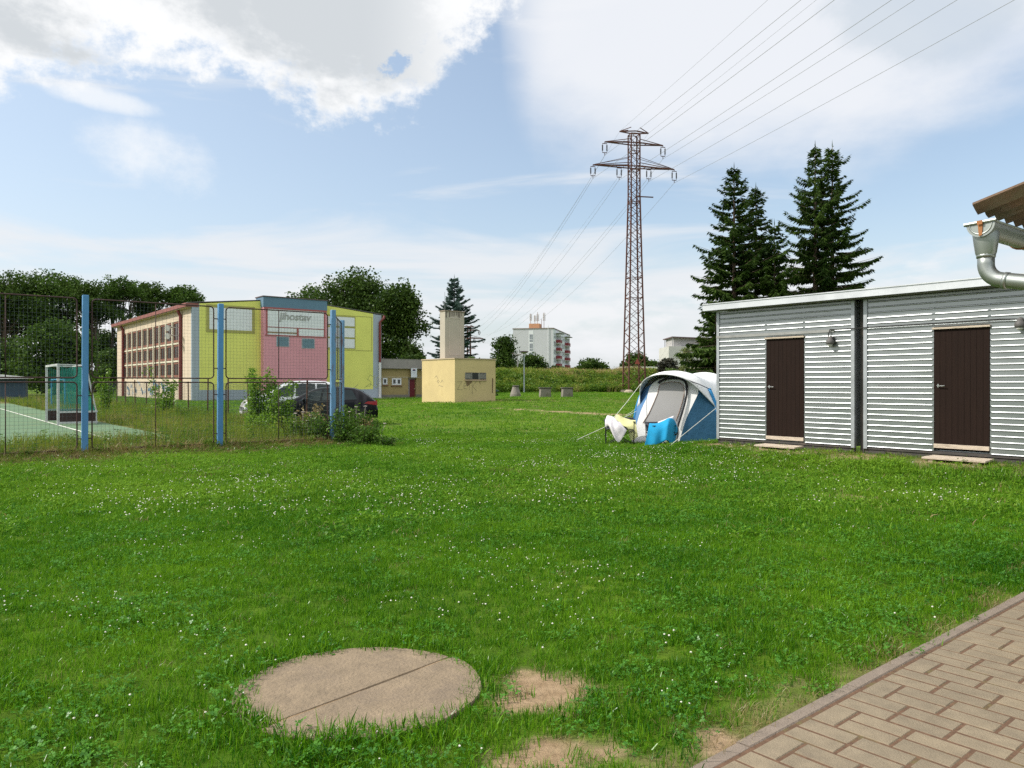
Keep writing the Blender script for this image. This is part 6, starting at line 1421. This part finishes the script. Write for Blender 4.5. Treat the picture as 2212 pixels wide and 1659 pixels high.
T('round_bush','dark bush hiding the right foot of the apartment block',1204,130,791,58,820,1500,0,.42,LF_DK,18,((0,0),),'bushes on top of the bank','bush',.15,7)
T('round_bush','bush right beside the apartment block balconies',1240,140,794,46,818,1200,0,.42,LF_MD,19,((0,0),),'bushes on top of the bank','bush',.15,6)
T('round_bush','pointed dark bush between the apartment block and the pylon',1274,140,774,84,822,2300,0,.45,LF_DK,20,((0,0),),'bushes on top of the bank','bush',.15,8)
T('round_bush','small low bush left of the pylon foot',1306,150,789,32,812,900,0,.45,LF_MD,21,((0,0),),'bushes on top of the bank','bush',.15,6)
T('conifer_bush','tiny far bush with a pointed top left of the pylon',1327,170,800,20,812,420,0,.45,LF_MD,22,((0,0),),None,'bush',.12,5)
T('lime_tree','dark tree seen through the pylon above the low white building',1376,190,762,78,806,2900,0,.8,LF_DK,23,((0,0),),None,'tree',.25,9)
T('round_bush','dark red brown bush in front of the pale modern house',1446,96,774,62,822,2600,0,.30,leaf_mat('dark plum leaves',(.016,.018,.010),(.050,.045,.022),.2,.04,.45,.6),24,((0,0),),None,'bush',.15,8)
T('round_bush','bright green bush low before the plum coloured bush',1452,92,796,50,824,1100,0,.26,LF_LT,25,((0,0),),None,'bush',.1,6)
T('willow_tree','thin pale young tree before the modern house wall',1478,90,742,36,815,700,0,.24,LF_PALE,26,((0,0),(.4,0)),None,'tree',.07,7)
T('round_bush','dark green bush at the foot of the spruces left of the hut',1512,56,795,60,840,2200,0,.2,LF_SP,27,((0,0),),None,'bush',.1,8)
T('juniper_hedge','low spreading dark juniper right of the yellow hut',1048,74,842,52,862,2400,0,.17,LF_DK,28,((0,0),),None,'hedge',.08,8)
# hedgerow far off, seen as one mass
m_ = 2600; x = rng.uniform(-32,-2,m_); C = np.stack([x,150+rng.uniform(-3,3,m_),g1(-15,150)+rng.random(m_)*(5.6+1.2*np.sin(x*.6))],1)
ho = quads_obj('far_wood', leaf_quads(C,.9,rng,.75,.2), LF_DK); tag(ho,'far line of trees seen low between the annex and the bank','trees',kind='stuff')
m_ = 5200; x = rng.uniform(-165,-40,m_); y = 150+rng.uniform(-4,4,m_); C = np.stack([x,y,rng.random(m_)**.8*(4.6+3*vnoise(x,y,9,71))],1)
ho = quads_obj('undergrowth', leaf_quads(C,1.1,rng,.75,.2), LF_DK); tag(ho,'dark undergrowth deep in the wood behind the court','undergrowth',kind='stuff')

def spruce(name, label, base, Ht, Rm, seed, mat, group=None, low=0., skip=.0, trunkmat=None, hang=.5, dense=1., sz=1., lean=(0,0)):
    """whorls of arching branches carrying hanging twigs; gaps where branches are missing"""
    r = np.random.default_rng(seed); t = thing(name, label, 'tree', base, 0, group); m = MB(); m.tube([(0,0,-.4),(lean[0]*.5,lean[1]*.5,Ht*.5),(lean[0],lean[1],Ht-.1)],[Ht*.014,Ht*.009,.015],8); Q = []
    z = max(low,.4)
    while z < Ht-.25:
        f = z/Ht; L = Rm*(1-f)**.76*.98+.06; nb = int(5+3*(1-f)); a0 = r.uniform(0,6.28); patchy = r.uniform(.6,1.18); cx = lean[0]*f; cy = lean[1]*f
        for k in range(nb):
            if r.random() < skip*(1-.5*f): continue
            a = a0+6.283*k/nb+r.normal(0,.22); l = L*patchy*r.uniform(.6,1.2); d = np.array([math.cos(a),math.sin(a),0]); rise = .5*f-.18+r.normal(0,.06)
            n = max(5,int(l*9*dense)); zz = z+r.uniform(-.15,.15); pts = []
            for j in range(n+1):
                s = j/n; pts.append(np.array([cx,cy,zz])+d*l*s+np.array([0,0,l*(rise*s-.32*s*s*(1-f)+.20*s**4)]))
            if l > .8: m.tube([Vector(pts[0]),Vector(pts[n//2]),Vector(pts[-1])],[.035*(1-f)+.012,.02*(1-f)+.008,.005],5)
            side = np.array([-d[1],d[0],0])
            for j in range(1,n+1):
                s = j/n
                if s < .12: continue
                for sg in (-1,1):
                    for q in range(3):
                        tl = (.18+.30*(1-abs(s-.5)*1.2))*(.55+.6*(1-f))*r.uniform(.6,1.2)*sz; hg = hang*(.5+.7*r.random())*(1-.55*f); u = side*sg*r.uniform(.35,1)+d*r.uniform(.2,.8); u /= np.linalg.norm(u); v = u*(1-hg)+np.array([0,0,-hg]); v /= np.linalg.norm(v)
                        p = pts[j]+r.normal(0,.02,3); e = np.cross(v,r.normal(size=3)); e /= np.linalg.norm(e); w = tl*.145
                        Q.append([p-v*.02, p+v*tl*.5+e*w, p+v*tl, p+v*tl*.5-e*w])
            p = pts[-1]; v = d*.9+np.array([0,0,.25*f+.1]); e = side*.05; Q.append([p-v*.1,p+e,p+v*.22*sz,p-e])
        z += (.30+.28*(1-f))*r.uniform(.8,1.2)/max(.6,dense)*sz**.5
    for k in range(14):
        zz = Ht-.9*r.random()-.02; a = r.uniform(0,6.28); v = np.array([math.cos(a)*.6,math.sin(a)*.6,.8]); p = np.array([lean[0],lean[1],zz]); e = rand_dirs(1,r)[0]*.025; Q.append([p-v*.02,p+v*.1+e,p+v*(.12+.25*(Ht-zz)),p+v*.1-e])
    p = np.array([lean[0],lean[1],Ht-.3]); Q.append([p,p+[.03,0,.3],p+[0,0,.7],p+[-.03,0,.3]])
    m.build('trunk', trunkmat or BARKS, t, smooth=True); quads_obj('crown', np.array(Q), mat, t); return t
SG = 'spruces behind the metal hut'
def SP(label, px, top, Zd, Rm, seed, **kw):
    kw.setdefault('sz',1.3); kw.setdefault('hang',.62)
    b = gpos(px,Zd); spruce('spruce_tree', label, b, HC+(CY-top)/F*Zd-b[2], Rm, seed, LF_SP, SG, **kw)
SP('tall spruce standing left in the group behind the hut',1585,362,50,4.7,1,dense=1.25)
SP('spruce second from the left in the group, a little lower than its tall neighbour',1632,405,51,4.0,2,dense=1.2)
SP('lowest spruce in the middle of the group behind the hut',1672,484,49,3.3,3,dense=1.2)
SP('open spruce with the left one of the two highest tops',1760,314,52,4.7,4,skip=.12,hang=.75,dense=1.15)
SP('open spruce with the right one of the two highest tops',1797,314,52.8,5.0,5,skip=.08,hang=.62,dense=1.15)
SP('small dark spruce low at the left edge of the group',1545,640,49,3.0,6,dense=1.1)
b = gpos(981,88); spruce('blue_spruce','blue grey spruce standing behind the tower of the yellow hut',b,HC+(CY-598)/F*88-b[2],4.5,7,LF_BL,None,dense=1.5,hang=.25,sz=1.45)

# young bushes and weeds along the fences
def bush(name, label, c, h, w, n, size, mat, seed, stems=5, group=None, cat='bush', flowers=0):
    r = np.random.default_rng(seed); t = thing(name, label, cat, c, r.uniform(0,6), group); m = MB(); C = []
    for s in range(stems):
        a = r.uniform(0,6.28); rr = w*.5*r.random()**.6; tip = Vector((math.cos(a)*rr,math.sin(a)*rr,h*r.uniform(.55,1))); root = tip*.25; root.z = -.05; pts = [root.lerp(tip,s_)+Vector((r.normal(0,.03),r.normal(0,.03),0)) for s_ in np.linspace(0,1,5)]; m.tube(pts,[.014*h**.5,.012*h**.5,.01*h**.5,.007,.004],5)
        k = n//stems; q = r.uniform(.12,1.02,k); P = np.array([list(root.lerp(tip,float(x))) for x in q]); C.append(P+r.normal(size=(k,3))*np.array([w*.13,w*.13,h*.05])*(1.15-.6*q)[:,None])
    m.build('stem', M('green stem',(.06,.075,.025),.8,.2,8), t); C = np.concatenate(C); C[:,2] = np.maximum(C[:,2],.03); quads_obj('leaves', leaf_quads(C,size,r,.6,.35), mat, t)
    if flowers:
        m = MB()
        for k in range(flowers): a = r.uniform(0,6.28); rr = w*.6*r.random(); z = h*r.uniform(.55,.95); m.lathe((math.cos(a)*rr,math.sin(a)*rr,z),[(.0,0),(.05,.012),(.055,.02),(.0,.028)],8); m.tube([(math.cos(a)*rr*.7,math.sin(a)*rr*.7,0),(math.cos(a)*rr,math.sin(a)*rr,z)],.004,4)
        m.build('flower_heads', M('pale umbel',(.62,.52,.48),.9,.1,20), t)
    return t
NET = leaf_mat('nettle leaves', (.032,.090,.008), (.12,.22,.028), .33, .015, .42, 1.5); HOP = leaf_mat('hop leaves', (.06,.15,.008), (.20,.33,.03), .38, .015, .4, 1.2)
def gb(px, Zd): q = at(px,829,Zd); return (q.x,q.y,g1(q.x,q.y))
bush('young_bush','bright leafy bush climbing the wire fence left of the cars',gb(555,27.3),2.15,1.25,2600,.10,HOP,1,9)
bush('young_bush','leafy vine bush on the stake in front of the black car bonnet',gb(610,26.6),1.75,1.0,1300,.10,HOP,2,7)
bush('young_bush','low green bush at the foot of the climbing bush',gb(545,24.8),.75,1.2,800,.09,HOP,3,8)
bush('young_bush','slim young ash in the meadow before the gym side wall',gb(352,38),2.5,1.3,900,.13,HOP,4,6)
bush('young_bush','thin shoot with pale leaves left of the gym corner',gb(226,40),2.4,1.0,700,.13,HOP,5,6)
bush('young_bush','slender twig with a leafy top before the pink wall',gb(592,27.6),2.45,.5,190,.10,HOP,6,2)
WG = 'weed clumps around the fence corner'
for i,(px,Zd,h,w,n,mt,lab,fl) in enumerate(((655,21.3,.95,1.0,900,WEED,'tall weeds left of the corner post, pale umbels among them',5),(690,20.9,.9,.9,900,NET,'dark weeds touching the left side of the corner post',0),(744,20.6,1.0,.9,1100,NET,'nettle clump right beside the corner post',0),(768,21.2,1.15,.9,1100,WEED,'tallest weed clump, under the hatchback tail light',3),(795,21.6,.85,.8,800,NET,'weed clump at the hatchback rear wheel',3),(775,20.0,.6,.9,800,NET,'low leafy weeds in front of the hatchback',0),(808,20.3,.45,.9,600,WEED,'low weed clump reaching farthest right onto the lawn',0),(630,22.4,.8,1.1,700,TALL,'yellowish grass tuft before the car bonnet',0),(672,22.6,1.15,.9,700,STRAW,'straw coloured seeding weeds before the hatchback door',0),(790,20.9,.75,.5,300,STRAW,'dry pale stalks beside the hatchback rear',0),(835,19.6,.3,.5,250,NET,'small dark weed on the lawn right of the fence corner',0))):
    bush('weed_clump', lab, gb(px,Zd), h*.92, w, n, .075, mt, 40+i, 14, WG, 'weeds', fl)
